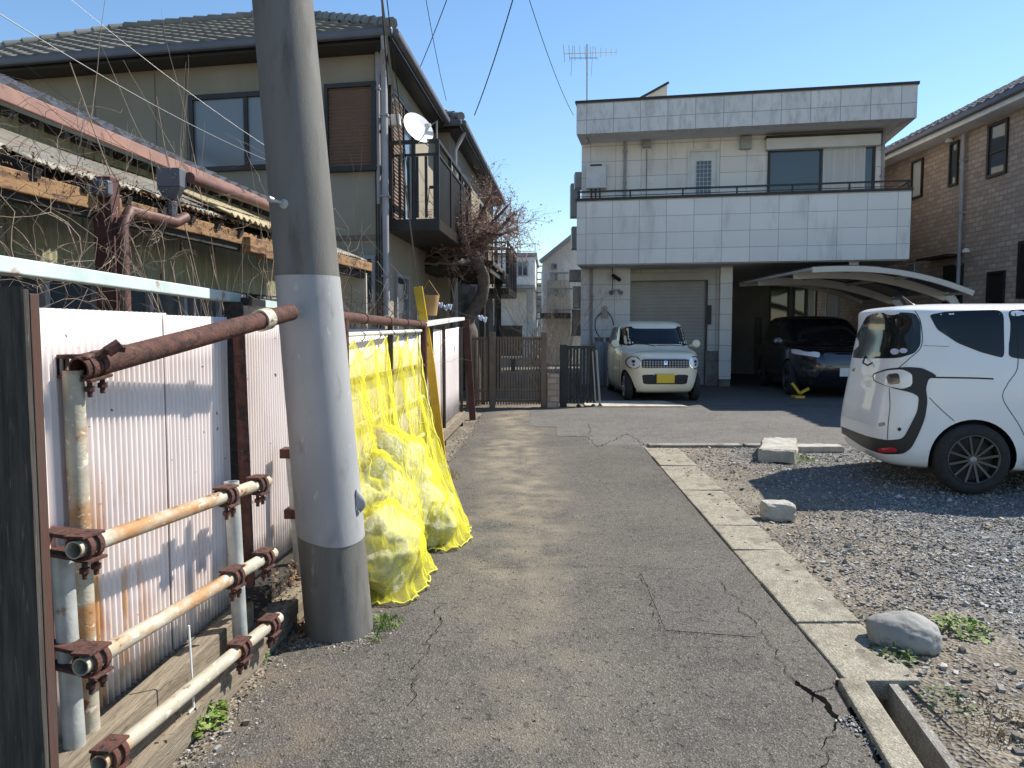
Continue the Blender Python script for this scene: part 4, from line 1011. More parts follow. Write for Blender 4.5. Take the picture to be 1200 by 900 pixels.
mb.build('pipes', 'black', hw)
# gas cylinders
for i, (px_, lab) in enumerate(((703, 'left one of two grey gas cylinders standing against the white tiled wall'), (716, 'right one of two grey gas cylinders, next to the cream car'))):
    u, _ = WL.sz(px_, 440); p = WL.pt(u, .12, .3)
    t = thing('gas_cylinder', lab, 'gas cylinder', p, group='gas cylinders beside the garage')
    mb = MB(); H = 1.06; r = .165; prof = [(r*.9, 0), (r, .03), (r, H-.12), (r*.92, H-.05), (r*.6, H+.01), (.05, H+.03)]; mb.lathe(prof, p, (0,0,1), 24); mb.build('tank', 'lpg', t, smooth=True)
    mb = MB(); mb.lathe([(.10, H-.01), (.115, H+.10), (.105, H+.10), (.09, H)], p, (0,0,1), 16); mb.tube([p+Vector((0,0,H)), p+Vector((0,0,H+.13))], .02, 8); mb.build('valve_collar', 'alu_grey', t, smooth=True)
    mb = MB(); s_ = 1 if i else -1; pts = [p+Vector((0,0,H+.12)), p+Vector((s_*.08,.1,H+.30)), p+Vector((s_*.06,.18,H+.55)), WL.pt(WL.sz(709, 440)[0]+s_*.05, 1.9, .08)]
    mb.tube(catmull([tuple(q) for q in pts], 6), .013, 6); mb.build('hose', 'black', t)
rg_ = thing('gas_regulator', 'small grey gas regulator fixed on the wall above the two cylinders', 'regulator', WL.pt(WL.sz(709, 372)[0], 1.9, .08))
u, z = WL.sz(709, 372); mb = MB(); mb.wbox(WL, u-.07, u+.07, z, z+.16, .02, .10); mb.lathe([(.001,0),(.06,.01),(.06,.05),(.001,.06)], WL.pt(u, z+.22, .08), -WL.n, 16); mb.build('body', 'alu_grey', rg_, smooth=True)
# roof antenna
P_ = at(688, 118, 19.5); t = thing('tv_antenna', 'thin roof television antenna with horizontal elements above the white house', 'antenna', P_)
mb = MB(); top = at(688, 52, 19.5); mb.tube([P_-Vector((0,0,.4)), top], .018, 6); mb.build('mast', 'alu_grey', t)
mb = MB(); a = at(661, 63, 19.2); b = at(722, 61, 19.8); mb.tube([a, b], .012, 5)
for i in range(11):
    c = a.lerp(b, i/10); L_ = .34 - .022*i; mb.tube([c+Vector((-.12*L_, -L_, .0+.25*L_)), c+Vector((.12*L_, L_, -.25*L_))], .007, 4)
c = at(682, 68, 19.4)
for k in (-.25, .25): mb.tube([c+Vector((k,-.25,.2)), c+Vector((k,.25,-.35))], .007, 4)
mb.tube([c+Vector((-.3,0,0)), c+Vector((.4,0,0))], .01, 4); mb.build('elements', 'alu_grey', t)

# ------------------------------------------------------------------ tiled roof surface
def tile_face(mb, P, A, U, poly, pitch=.27, row=.26, amp=.022, th=.03, wavy=True):
    """P eave start, A unit along the eave, U unit up the slope, poly in (a,u) metres"""
    A, U = Vector(A), Vector(U); N = A.cross(U).normalized()
    if N.z < 0: N = -N
    a0 = min(p[0] for p in poly); a1 = max(p[0] for p in poly); u1 = max(p[1] for p in poly)
    def span(u):
        xs = []
        for i in range(len(poly)):
            p, q = poly[i], poly[(i+1) % len(poly)]
            if (p[1]-u)*(q[1]-u) <= 0 and p[1] != q[1]: xs.append(p[0]+(q[0]-p[0])*(u-p[1])/(q[1]-p[1]))
        return (min(xs), max(xs)) if len(xs) > 1 else None
    nr = int(u1/row)+1; SS = 6
    for r in range(nr):
        ua, ub = r*row, min((r+1)*row+.03, u1)
        sp = span(min(ua+row*.5, u1-.01))
        if not sp or ub-ua < .02: continue
        n = max(2, int((sp[1]-sp[0])/pitch*SS)); vs = []
        for lev in range(3):
            for k in range(n+1):
                a = sp[0]+(sp[1]-sp[0])*k/n; ph = (a/pitch+(r % 2)*0) % 1
                h = amp*(math.sin(2*PI*ph)*.6+ (1.0 if ph < .12 else 0)*.5) if wavy else 0
                base = th if lev < 2 else 0
                u = ua if lev < 2 else ub
                z = h + (th + .012 if lev == 1 else (-.01 if lev == 0 else .0))
                vs.append(P + A*a + U*u + N*z)
        W_ = n+1; mb.add(vs, [(l*W_+k, l*W_+k+1, (l+1)*W_+k+1, (l+1)*W_+k) for l in range(2) for k in range(n)])
def hip_roof(parent, pl, u0, u1, o0, o1, z, slope, mats, thick=.16, ridgecap=True, gut='gutter_grey'):
    """eave rectangle on a wall plane: along u0..u1, outward o0 (back) .. o1 (front)"""
    W_, D_ = u1-u0, o1-o0; h = min(W_, D_)/2; rise = h*slope; L_ = math.hypot(h, rise)
    up = Vector((0,0,1)); c, s_ = h/L_, rise/L_
    mb = MB()
    long_front = W_ >= D_
    def faces():
        if long_front:
            yield pl.pt(u0, z, o1), pl.d, (-pl.n*c+up*s_), [(0,0),(W_,0),(W_-h,L_),(h,L_)]
            yield pl.pt(u1, z, o0), -pl.d, (pl.n*c+up*s_), [(0,0),(W_,0),(W_-h,L_),(h,L_)]
            yield pl.pt(u1, z, o1), -pl.n, (-pl.d*c+up*s_), [(0,0),(D_,0),(h,L_)]
            yield pl.pt(u0, z, o0), pl.n, (pl.d*c+up*s_), [(0,0),(D_,0),(h,L_)]
        else:
            yield pl.pt(u0, z, o1), pl.d, (-pl.n*c+up*s_), [(0,0),(W_,0),(h,L_)]
            yield pl.pt(u1, z, o0), -pl.d, (pl.n*c+up*s_), [(0,0),(W_,0),(h,L_)]
            yield pl.pt(u1, z, o1), -pl.n, (-pl.d*c+up*s_), [(0,0),(D_,0),(D_-h,L_),(h,L_)]
            yield pl.pt(u0, z, o0), pl.n, (pl.d*c+up*s_), [(0,0),(D_,0),(D_-h,L_),(h,L_)]
    base = MB()
    for P, A, U, poly in faces():
        tile_face(mb, P, A, U, poly)
        N = A.cross(U).normalized(); N = N if N.z > 0 else -N
        base.add([P+A*a+U*u-N*.015 for a, u in poly], [tuple(range(len(poly)))])
    ro = mb.build('roof', mats, parent, smooth=True, ang=45)
    base.build('roof_deck', 'wood_dark', ro)
    rc = MB(); zr = z+rise
    if long_front: r0, r1 = pl.pt(u0+h, zr, (o0+o1)/2), pl.pt(u1-h, zr, (o0+o1)/2); ends = [(pl.pt(u0,z,o1), r0), (pl.pt(u0,z,o0), r0), (pl.pt(u1,z,o1), r1), (pl.pt(u1,z,o0), r1)]
    else: r0, r1 = pl.pt((u0+u1)/2, zr, o1-h), pl.pt((u0+u1)/2, zr, o0+h); ends = [(pl.pt(u0,z,o1), r0), (pl.pt(u1,z,o1), r0), (pl.pt(u0,z,o0), r1), (pl.pt(u1,z,o0), r1)]
    def cap(a, b):
        n = max(2, int((b-a).length/.27))
        for i in range(n):
            p = a.lerp(b, i/n); q = a.lerp(b, (i+1.08)/n); rc.tube([p+Vector((0,0,.05)), q+Vector((0,0,.035))], [.085, .07], 8)
    cap(r0, r1)
    for a, b in ends: cap(a, b)
    rc.build('ridge_tiles', mats, ro, smooth=True, ang=50)
    sf = MB(); sf.wbox(pl, u0+.04, u1-.04, z-thick, z-.06, o0+.04, o1-.04); sf.build('eaves', 'dark_frame', parent)
    g = MB(); rr_ = .055
    for a, b in ((pl.pt(u0-.02, z-.07, o1+.05), pl.pt(u1+.02, z-.07, o1+.05)), (pl.pt(u1+.05, z-.07, o1+.02), pl.pt(u1+.05, z-.07, o0))): g.beam(a, b, .10, .11)
    g.build('gutter', gut, parent, bevel=.03)
    return z+rise

# ------------------------------------------------------------------ two-storey stucco house, left
C0 = at(449, 200, 10.9); dL = Vector((1, -.20, 0)).normalized()
HP = Plane((C0.x, C0.y), (dL.x, dL.y)); HP.n = Vector((-.075, -1, 0)).normalized()            # wall facing the lane end of the camera; u negative to the left
zE = HP.sz(455, 50)[1] + .02
h2 = thing('stucco_house', 'tan stucco two storey house with grey tiled hip roof and side balcony', 'house', (C0.x, C0.y, 0))
DEP = 4.2
mb = MB(); mb.wbox(HP, -7.2, 0, 0, zE-.12, -DEP, 0); mb.build('wall', 'plaster', h2)
mb = MB()
for px_ in (112, 183, 219, 440): u, _ = HP.sz(px_, 150); mb.wbox(HP, u-.006, u+.006, 2.6, zE-.2, 0, .006)
mb.wbox(HP, -7.2, .01, 2.72, 2.79, 0, .02); mb.build('wall_joint', 'gate_brown', h2)
hip_roof(h2, HP, -7.9, .26, -DEP-.5, .45, zE, .53, 'tile_grey')
SPn = Plane((C0.x, C0.y), (-HP.n.x, -HP.n.y))     # side wall, u = distance away from the corner
SPn.n = HP.d.copy()
win(HP, 222, 113, 330, 203, h2, mull=(.62,), fr=.07, glass='glass_grey')
wz = MB(); a, za = HP.sz(386, 106); b, _ = HP.sz(437, 106); _, zb_ = HP.sz(386, 197)
n = int((za-zb_)/.045)
wz.grid(2, n*4+1, lambda u, v: HP.pt(a+(b-a)*u, zb_+(za-zb_)*v, .05+.012*math.sin(v*2*PI*n)))
so = wz.build('rain_shutter', 'shutterbrown', h2)
f = MB()
for (p, q, r_, s_) in ((a-.05, b+.06, za, za+.06), (a-.05, b+.06, zb_-.07, zb_), (b, b+.06, zb_, za), (a-.05, a, zb_, za)): f.wbox(HP, p, q, r_, s_, 0, .10)
f.build('shutter_frame', 'dark_frame', so)
# second volume further back, stepped out a little
H2o = HP.pt(.28, 0, -DEP-.0); HQ = Plane((H2o.x, H2o.y), (HP.d.x, HP.d.y)); HQ.n = HP.n.copy()
mb = MB(); mb.wbox(HQ, -5, 0, 0, zE-.14, -8.6, -.02); mb.build('rear_wall', 'plaster', h2)
hip_roof(h2, HQ, -5.2, .28, -9.0, .25, zE-.02, .45, 'tile_grey')
SQ = Plane((H2o.x, H2o.y), (-HP.n.x, -HP.n.y)); SQ.n = HP.d.copy()
win2(SPn, .35, 2.0, 2.95, 4.95, h2, name='balcony_window', mull=(.55,), fr=.06, glass='glass_win')
mb = MB(); mb.grid(2, 121, lambda u, v: SPn.pt(.42+.62*u, 3.0+1.85*v, .06+.008*math.sin(v*2*PI*34))); mb.build('louvre_shutter', 'shutterbrown', h2)
win2(SQ, .5, 1.3, 3.2, 4.8, h2, glass='shutterbrown', name='shuttered_window'); win2(SQ, 1.6, 3.0, 3.6, 4.8, h2, mull=(.5,)); win2(SQ, 5.0, 6.3, 3.0, 4.7, h2, mull=(.5,))
# lower openings and pale door frame
win(HP, 418, 300, 440, 360, h2, frame='pipe_grey', mull=(.5,), fr=.05)
win2(SPn, .6, 1.5, .9, 2.3, h2, frame='pipe_grey', fr=.05); win2(SPn, 2.1, 3.3, .2, 2.1, h2, frame='pipe_grey', fr=.05)
vpipe(HP, 452, 90, 370, .045, 'pipe_grey', h2, off=.10); vpipe(HP, 443, 60, 240, .03, 'pipe_grey', h2, off=.05)
mb = MB(); u, z = HP.sz(452, 92); mb.tube([HP.pt(u, z, .1), HP.pt(u-.0, z+.15, .2), HP.pt(u+.1, zE-.25, .45), HP.pt(u+.1, zE-.08, .5)], .045, 8); u0, _ = SQ.sz(532, 160); 
mb.build('downpipe', 'pipe_grey', h2, smooth=True)
for (PLn, uu) in ((SQ, .1), (SQ, 8.3)): mb = MB(); mb.tube([PLn.pt(uu, 0, .1), PLn.pt(uu, zE-.5, .1), PLn.pt(uu+.1, zE-.15, .28)], .045, 8); mb.build('downpipe', 'pipe_grey', h2, smooth=True)
# balcony on the side wall
def balcony(PLn, u0, u1, z0, z1, out, parent, solid=True, slats=22):
    t = MB(); t.wbox(PLn, u0, u1, z0-.16, z0, .0, out); o = t.build('balcony', 'dark_frame', parent)
    r = MB()
    r.wbox(PLn, u0, u1, z1-.05, z1, out-.05, out); r.wbox(PLn, u0, u1, z1-.22, z1-.19, out-.045, out-.005); r.wbox(PLn, u0, u0+.05, z1-.05, z1, 0, out-.05); r.wbox(PLn, u1-.05, u1, z1-.05, z1, 0, out-.05)
    r.wbox(PLn, u0, u0+.05, z1-.22, z1-.19, 0, out-.05)
    for k in range(4): uu = u0+(u1-u0-.05)*k/3; r.wbox(PLn, uu, uu+.05, z0, z1-.05, out-.05, out)
    r.wbox(PLn, u0, u0+.05, z0, z1-.05, out*.5, out*.5+.04); r.build('rail', 'blackmetal', o)
    s = MB(); n = int((u1-u0)/.10)
    for k in range(n): uu = u0+(u1-u0)*(k+.5)/n; s.wbox(PLn, uu-.028, uu+.028, z0+.02, z1-.23, out-.035, out-.02)
    for k in range(6): oo = out*(k+.5)/6; s.wbox(PLn, u0+.015, u0+.03, z0+.02, z1-.23, oo-.02, oo+.02)
    s.build('slats', 'blackmetal', o)
bz0 = SPn.sz(470, 268)[1]
balcony(SPn, .18, 3.6, 3.02, 4.12, .78, h2)
balcony(SQ, 5.2, 8.2, 2.55, 3.75, .75, h2)
# tiled porch roof over the dark entry
pr = MB(); base = MB()
Pp = SPn.pt(2.9, 2.98, .15); A_ = -HP.n
for (P, A, U, poly) in ((SPn.pt(3.0, 2.62, 1.25), SPn.d, (-SPn.n*.93+Vector((0,0,.36))).normalized(), [(0,0),(3.6,0),(3.6,1.2),(.5,1.2)]), (SPn.pt(3.0, 2.62, .0), SPn.n, (SPn.d*.8+Vector((0,0,.6))).normalized(), [(0,0),(1.25,0),(.4,.7),(0,.7)])):
    tile_face(pr, P, A, U, poly, row=.24); N = A.cross(U).normalized(); N = N if N.z > 0 else -N; base.add([P+A*a+U*u-N*.02 for a, u in poly], [tuple(range(4))])
po = pr.build('porch_roof', 'tile_grey', h2, smooth=True); base.build('porch_deck', 'wood_dark', po)
mb = MB(); mb.wbox(SPn, 3.05, 6.6, 2.48, 2.60, .0, 1.2); mb.wbox(SPn, 3.1, 3.2, 0, 2.5, 1.0, 1.1); mb.wbox(SPn, 6.3, 6.42, 0, 2.5, 1.0, 1.1); mb.build('porch_frame', 'wood_dark', h2)
mb = MB(); mb.wbox(SPn, 4.3, 8.2, 0, 2.5, .02, .30); mb.build('entry_shade_block', 'dark_frame', h2)  # dark slab standing in for the shade beneath the porch roof
mb = MB()
for k in range(9): mb.wbox(SPn, 6.8+k*.13, 6.87+k*.13, 0, 2.3, .6, .66)
mb.build('entry_louvre', 'dark_frame', h2)
# brackets, meter and cables on the wall corner
mb = MB(); mb.wbox(SPn, .22, .36, 4.35, 4.5, .0, .2); mb.build('junction_box', 'white_paint', h2, bevel=.01)
mb = MB(); p = HP.pt(.03, 3.0, .03)
for k in range(3): mb.tube([HP.pt(-.02-.04*k, .9, .03), HP.pt(-.02-.04*k, 3.0+.5*k, .03), HP.pt(.02, 3.3+.5*k, .06)], .010, 5)
mb.build('cable_run', 'wire', h2)
# satellite dish on the balcony rail
c = at(490.5, 149.5, 10.95); t = thing('satellite_dish', 'white satellite dish clamped to the black balcony rail of the stucco house', 'satellite dish', SPn.pt(.35, 4.12, .72))
nd = Vector((-.15, -.95, .38)).normalized(); nd = (Vector((.62, -.70, .42))).normalized()
mb = MB(); mb.lathe([(.001, -.045), (.08, -.040), (.16, -.022), (.235, .0), (.24, .004), (.16, -.014), (.08, -.032), (.002, -.037)], c, nd, 32); mb.build('reflector', 'dish', t, smooth=True, ang=60)
mb = MB(); lnb = c + nd*.30 + Vector((0,0,-.14)); mb.tube([c - Vector((0,0,.22)), lnb], .009, 6); mb.tube([lnb, lnb - nd*.0 + (c-lnb).normalized()*.09], [.025, .032], 10); mb.build('feed_arm', 'dish', t, smooth=True)
mb = MB(); mb.tube([c - nd*.04, c - nd*.14 + Vector((0,0,-.05)), SPn.pt(.35, 4.4, .72), SPn.pt(.35, 3.9, .72)], .018, 8); mb.build('mount', 'alu_grey', t, smooth=True)

# ------------------------------------------------------------------ old low house behind the corrugated fence
dS = Vector((.07, 1, 0)).normalized()
def SX(x0, y, z, y0=4.8): return Vector((x0 + .07*(y-y0), y, z))
ol = thing('old_low_house', 'old low house with olive steel cladding, pink fascia and a rotting lean-to roof', 'house', (-3.5, 5.5, 0))
UW = Plane((-3.36, 4.8), (dS.x, dS.y)); UW.n = Vector((dS.y, -dS.x, 0))
LW = Plane((-2.72, 4.0), (dS.x, dS.y)); LW.n = Vector((dS.y, -dS.x, 0))
def corr_wall(PLn, u0, u1, z0, z1, pitch, amp, name, mat, parent, off=0):
    mb = MB(); n = int((u1-u0)/pitch)*6
    mb.grid(n+1, 2, lambda u, v: PLn.pt(u0+(u1-u0)*u, z0+(z1-z0)*v, off+amp*math.sin(2*PI*u*(u1-u0)/pitch)))
    return mb.build(name, mat, parent, smooth=True, ang=180)
corr_wall(UW, -3.2, 5.0, 1.9, 2.9, .06, .008, 'upper_cladding', 'olive', ol)
mb = MB(); mb.box((-9, 1.6, 0), (-3.60, 9.7, 2.80)); mb.build('core', 'wood_dark', ol)
# main roof: deck + tiles
zf = 2.95; PE = SX(-3.2, 1.6, zf); Ls = 8.2; th_ = math.atan(.46)
Uv = Vector((-math.cos(th_), .07*math.cos(th_)*0, math.sin(th_)))
mb = MB(); tile_face(mb, PE, dS, Uv, [(0,0),(Ls,0),(Ls,5),(0,5)], pitch=.28, row=.27, amp=.035); ro = mb.build('main_roof', 'tile_dark', ol, smooth=True)
mb = MB(); mb.add([PE+Vector((0,0,-.03)), PE+dS*Ls+Vector((0,0,-.03)), PE+dS*Ls+Uv*5+Vector((0,0,-.03)), PE+Uv*5+Vector((0,0,-.03))], [(0,1,2,3)]); mb.build('roof_deck', 'wood_dark', ro, solid=.04)
mb = MB(); mb.beam(PE+Vector((.03,0,-.03)), PE+dS*Ls+Vector((.03,0,-.03)), .035, .10); mb.build('fascia', 'gutter_pink', ol, bevel=.006)
mb = MB(); 
for k in range(30): yk = .2+k*.27; mb.beam(PE+dS*yk+Vector((-.02,0,-.12)), PE+dS*yk+Vector((-.5,0,.06)), .04, .06)
mb.build('rafters', 'wood_dark', ol)
# lean-to roof
zl = 2.25
def LE(x, y, z): return SX(x, y, z, 3.45)
mb = MB(); a0, a1 = 1.6, 9.8
mb.grid(int((a1-a0)/.075*5), 9, lambda u, v: LE(-2.28-1.2*v, a0+(a1-a0)*u, zl+.07*((a1-a0)*u+a0-3.45)/6+.50*v+.010*math.sin(2*PI*(a1-a0)*u/.075)+.02*mn.noise((u*9, v*3, 2))), keep=lambda u, v: not (v < .16 and mn.noise((u*26, v*4, 5)) > .25))
lr = mb.build('lean_to_roof', 'steel_roof', ol, smooth=True, ang=180, solid=.006)
# a corrugated yellow-tan sheet patch
mb = MB(); mb.grid(60, 4, lambda u, v: LE(-2.22-.55*v, 5.7+1.5*u, zl+.05+.25*v+.016*math.sin(2*PI*u*14))); mb.build('roof_patch', pmat('tan_plastic_sheet', (.36,.30,.16), (.27,.21,.11), 6, .6), ol, smooth=True, ang=180, solid=.006)
mb = MB(); 
mb.beam(LE(-2.30, 1.6, zl-.14), LE(-2.30, 6.9, zl-.07), .035, .10); fo = mb.build('fascia_board', 'wood_orange', ol, bevel=.006)
mb = MB()
for k in range(3): mb.obox(LE(-2.31, 6.05+.32*k, zl-.19-.02*k), Vector((.04,.28,.0)), (.09,0,0), (0,0,.12))
mb.build('rotten_beam_end', 'wood_orange', ol, bevel=.01); mb = MB(); mb.beam(LE(-2.28, 8.3, zl-.02), LE(-2.25, 9.85, zl+.0), .05, .11); mb.build('rotten_beam_end', 'wood_orange', ol, bevel=.01)
mb = MB()
for k in range(22): yk = 1.8+.38*k; mb.beam(LE(-2.26, yk, zl-.06), LE(-3.4, yk, zl+.40), .05, .05)
mb.beam(LE(-2.34, 1.6, zl-.17), LE(-2.34, 9.8, zl-.10), .06, .09); mb.build('lean_to_rafters', 'black_timber', ol)
# moss and dead leaves heaped in the gutter
mb = MB(); rnd = random.Random(11)
for k in range(800):
    y = 3.4+rnd.random()**.8*2.6; c = LE(-2.26+rnd.gauss(0,.025), y, zl-.01+abs(rnd.gauss(0,.03))-rnd.random()*.10*(rnd.random()<.5)); s_ = rnd.uniform(.006,.02)
    a = Vector((rnd.gauss(0,1), rnd.gauss(0,1), rnd.gauss(0,1))).normalized()*s_; b = Vector((rnd.gauss(0,1), rnd.gauss(0,1), rnd.gauss(0,1))).normalized()*s_
    mb.add([c, c+a, c+b], [(0,1,2)])
o = mb.build('leaf_litter', 'deadleaf', ol); o['kind'] = 'stuff'
corr_wall(LW, -2.4, 5.9, 1.80, 2.32, .06, .008, 'lower_cladding', 'olive', ol)
corr_wall(LW, -2.4, 5.9, 0, .9, .06, .008, 'lower_cladding', 'olive', ol)
mb = MB(); mb.wbox(LW, -2.4, 5.9, .9, 1.80, -.12, -.06); mb.build('window_recess', 'dark_frame', ol)
for (ua, ub) in ((-2.2, -1.3), (-1.2, -.2), (-.1, .9), (1.0, 2.0), (2.1, 3.1), (3.5, 4.6)):
    win2(LW, ua, ub, .92, 1.78, ol, frame='pipe_grey', fr=.045, mull=(.5,), out=.03)
mb = MB()
for (ua, ub) in ((-1.2, -.2), (-2.2, -1.3)):
    for k in range(4):
        x0 = ua+(ub-ua)*k/4; x1 = ua+(ub-ua)*(k+1)/4; mb.beam(LW.pt(x0, .95, .07), LW.pt(x1, 1.75, .07), .02, .012, LW.n); mb.beam(LW.pt(x1, .95, .085), LW.pt(x0, 1.75, .085), .02, .012, LW.n)
mb.build('window_lattice', 'wood_grey', ol)
mb = MB(); mb.obox(LW.pt(5.9, 0, 0), LW.d*.04, LW.n*.45, (0,0,2.2)); mb.wbox(LW, 4.7, 5.05, .0, 2.0, .05, .10); mb.build('pale_panel', 'cream_wall', ol)
# post, downpipe and rainwater head
pp = at(126, 300, 4.25)
mb = MB(); mb.box((pp.x-.05, pp.y-.04, 0), (pp.x+.05, pp.y+.06, 2.28)); mb.build('post', 'rustpost', ol, bevel=.005)
mb = MB(); q = Vector((pp.x+.10, pp.y-.03, 0)); mb.tube([q, q+Vector((0,0,2.02)), q+Vector((.02,.05,2.10)), LE(-2.20, 4.85, 2.12), LE(-2.18, 4.95, 2.17)], .033, 12); mb.build('downpipe', 'pipe_brown', ol, smooth=True)
h0 = at(200, 213, 4.95)
mb = MB(); c = h0; mb.box((c.x-.07, c.y-.05, c.z-.04), (c.x+.08, c.y+.06, c.z+.08)); mb.prism([(c.x-.07,c.y-.05,c.z-.04),(c.x+.08,c.y-.05,c.z-.04),(c.x+.03,c.y-.03,c.z-.12),(c.x-.03,c.y-.03,c.z-.12)], (0,.08,0)); mb.tube([c+Vector((0,0,-.12)), c+Vector((0,0,-.22)), c+Vector((-.03,0,-.26))], .035, 10); mb.build('rainwater_head', 'gutter_grey', ol, bevel=.008)
mb = MB(); a = at(222, 208, 5.0); b = at(322, 245, 7.2); mb.tube([a, b], .035, 10); mb.build('gutter_pipe', 'pipe_brown', ol, smooth=True)
mb = MB(); mb.box((pp.x-.09, pp.y-.10, 2.17), (pp.x+.07, pp.y-.045, 2.25)); mb.build('post_cap', 'gutter_grey', ol, bevel=.01)

# ------------------------------------------------------------------ fences on the left
dF = Vector((.064, 1, 0)).normalized(); FP = Plane((-1.29, 3.4), (dF.x, dF.y)); FP.n = Vector((dF.y, -dF.x, 0))
def fu(y): return (y-3.4)/dF.y
def sheet(y0, y1, z0, z1, parent, off=0, ph=0, pitch=.032, amp=.009, name='sheet', mat='sheet', lean=0):
    u0, u1 = fu(y0), fu(y1); mb = MB(); n = max(12, int((u1-u0)/pitch)*8)
    mb.grid(n+1, 8, lambda u, v: FP.pt(u0+(u1-u0)*u, z0+(z1-z0)*v, off+amp*math.sin(2*PI*(u*(u1-u0)+ph)/pitch)+.006*mn.noise((u*2+y0, v*2, ph))+lean*v))
    return mb.build(name, mat, parent, smooth=True, ang=180, solid=.0012)
fa = thing('corrugated_fence', 'pinkish white corrugated sheet fence on timber posts in the left foreground', 'fence', (-1.33, 3, 0))
sheet(2.21, 2.92, .21, 1.515, fa, 0); sheet(2.90, 3.46, .205, 1.508, fa, .004, .01)
o = sheet(3.66, 4.40, .22, 1.60, fa, -.02, .02); sheet(4.42, 5.2, .22, 1.60, fa, -.04, .0)
mb = MB()
def post(y, w_, d_, z0, z1, off, m='black_timber', name='fence_post', tl=0):
    m_ = MB(); m_.grid(13, 24, lambda u, v: FP.pt(fu(y)+w_*.5*math.cos(2*PI*u)*(1+.12*mn.noise((u*3, v*8, y))), z0+(z1-z0)*v, off+tl*v+d_*.5*math.sin(2*PI*u)*(1+.15*mn.noise((u*4+2, v*9, y)))))
    m_.add([FP.pt(fu(y)+w_*.5*math.cos(2*PI*k/12), z1, off+tl+d_*.5*math.sin(2*PI*k/12)) for k in range(12)], [tuple(range(12))])
    return m_.build(name, m, fa, smooth=True, ang=60)
post(3.55, .10, .08, .1, 1.58, .0); post(2.18, .08, .08, .05, 1.55, -.07); post(4.41, .06, .05, .1, 1.58, .0)
mb = MB(); mb.beam(FP.pt(fu(2.0), 1.63, -.02), FP.pt(fu(3.62), 1.60, -.02), .05, .045); mb.build('top_angle', 'teal', fa, bevel=.004)
mb = MB(); mb.beam(FP.pt(fu(3.62), 1.585, .02), FP.pt(fu(3.82), 1.58, .02), .05, .035); mb.build('dark_joint_plate', 'blackmetal', fa)
mb = MB(); mb.beam(FP.pt(fu(3.82), 1.585, .0), FP.pt(fu(5.2), 1.57, .0), .04, .035); mb.build('top_angle', 'teal', fa)
# sill timbers and footing
mb = MB(); mb.beam(FP.pt(fu(1.6), .165, .075), FP.pt(fu(3.42), .165, .075), .085, .10); mb.build('sill_timber', 'wood_grey', fa, bevel=.008)
mb = MB(); mb.beam(FP.pt(fu(3.45), .16, .05), FP.pt(fu(4.6), .14, .05), .12, .13); mb.build('sill_timber', 'black_timber', fa, bevel=.02)
fo = MB(); fo.beam(FP.pt(fu(1.2), .055, .085), FP.pt(fu(3.9), .055, .085), .26, .11); o = fo.build('footing', 'wood_grey', fa, bevel=.01)
mb = MB(); mb.beam(FP.pt(fu(3.5), .10, .16), FP.pt(fu(5.0), .07, .16), .12, .08); mb.build('sill_plank', 'wood_grey', fa, bevel=.01)
mb = MB(); mb.tube([(-1.13, 2.62, .42), (-1.125, 2.63, .12), (-1.13, 2.60, .115)], .004, 5); mb.build('wire_stub', 'white_paint', fa)
# tall dark boards at the picture's left edge
t = thing('timber_post', 'tall weathered dark timber post in front of the near end of the corrugated fence', 'post', (-1.25, 1.95, 0))
mb = MB(); a = at(-30, 335, 1.95); b = at(25, 335, 1.95); mb.grid(14, 40, lambda u, v: Vector((a.x+(b.x-a.x+.004)*u+.003*mn.noise((u*3, v*7, 1)), 1.95+.006*mn.noise((u*14, v*3, 0)), 1.56*v))); mb.box((a.x+.002, 1.957, 0), (b.x, 1.978, 1.555)); mb.build('board', 'wood_dark', t, smooth=True, ang=50)
mb = MB(); mb.box((b.x-.08, 1.99, 0), (b.x-.004, 2.03, 1.545)); mb.build('edge_board', 'wood_red', t, bevel=.003)

# pipe railing
pr_ = thing('pipe_railing', 'rusty scaffold pipe railing clamped together in front of the corrugated fence', 'railing', (-1.1, 2.5, 0))
def pipe(a, b, mat, name, r=.030, hollow=True):
    m_ = MB(); n = 10; a, b = Vector(a), Vector(b); m_.tube([a.lerp(b, i/n) for i in range(n+1)], r, 20, hollow=hollow); return m_.build(name, mat, pr_, smooth=True, ang=50)
def clampset(p, d, d2, nm='clamp'):
    """swivel coupler: two ring halves, a hinge plate and bolts, joining a rail along d and a post along d2"""
    p, d, d2 = Vector(p), Vector(d).normalized(), Vector(d2).normalized(); m_ = MB(); n = d.cross(d2).normalized()
    for k in (-.02, .022): m_.lathe([(.032, -.011), (.041, -.011), (.041, .011), (.032, .011)], p+d*k, d, 20, closed=True)
    m_.obox(p - d*.045 + n*.020 - d2*.041, d*.09, n*.018, d2*.009); m_.obox(p - d*.05 + d2*.030 - n*.030, d*.10, n*.060, d2*.009)
    for k in (-.02, .03):
        b0 = p + d*k - d2*.035 + n*.01; m_.tube([b0, b0 - d2*.055], .008, 8); m_.tube([b0-d2*.022, b0 - d2*.038], .015, 6)
    return m_.build(nm, 'rust', pr_, bevel=.002)
UP = Vector((0,0,1))
PA = at(88, 450, 2.20); PB0 = at(75, 660, 2.21); PC = Vector((at(275,650,3.12).x, 3.12, 0))
a_b = at(104, 850, 2.24)
PA = at(86, 450, 2.30); pipe((at(105,850,2.3).x, 2.30, .15), (PA.x, 2.30, 1.33), 'galvrust', 'post')
pipe((PB0.x+.015, 2.21, .0), (PB0.x-.005, 2.21, .80), 'galv', 'post')
pipe((PC.x+.02, PC.y, 0), (PC.x-.005, PC.y, .83), 'galv', 'post')
pD = at(285, 500, 3.39); pipe((pD.x+.01, 3.39, .30), (pD.x-.01, 3.39, 1.46), 'rust', 'post', .026)
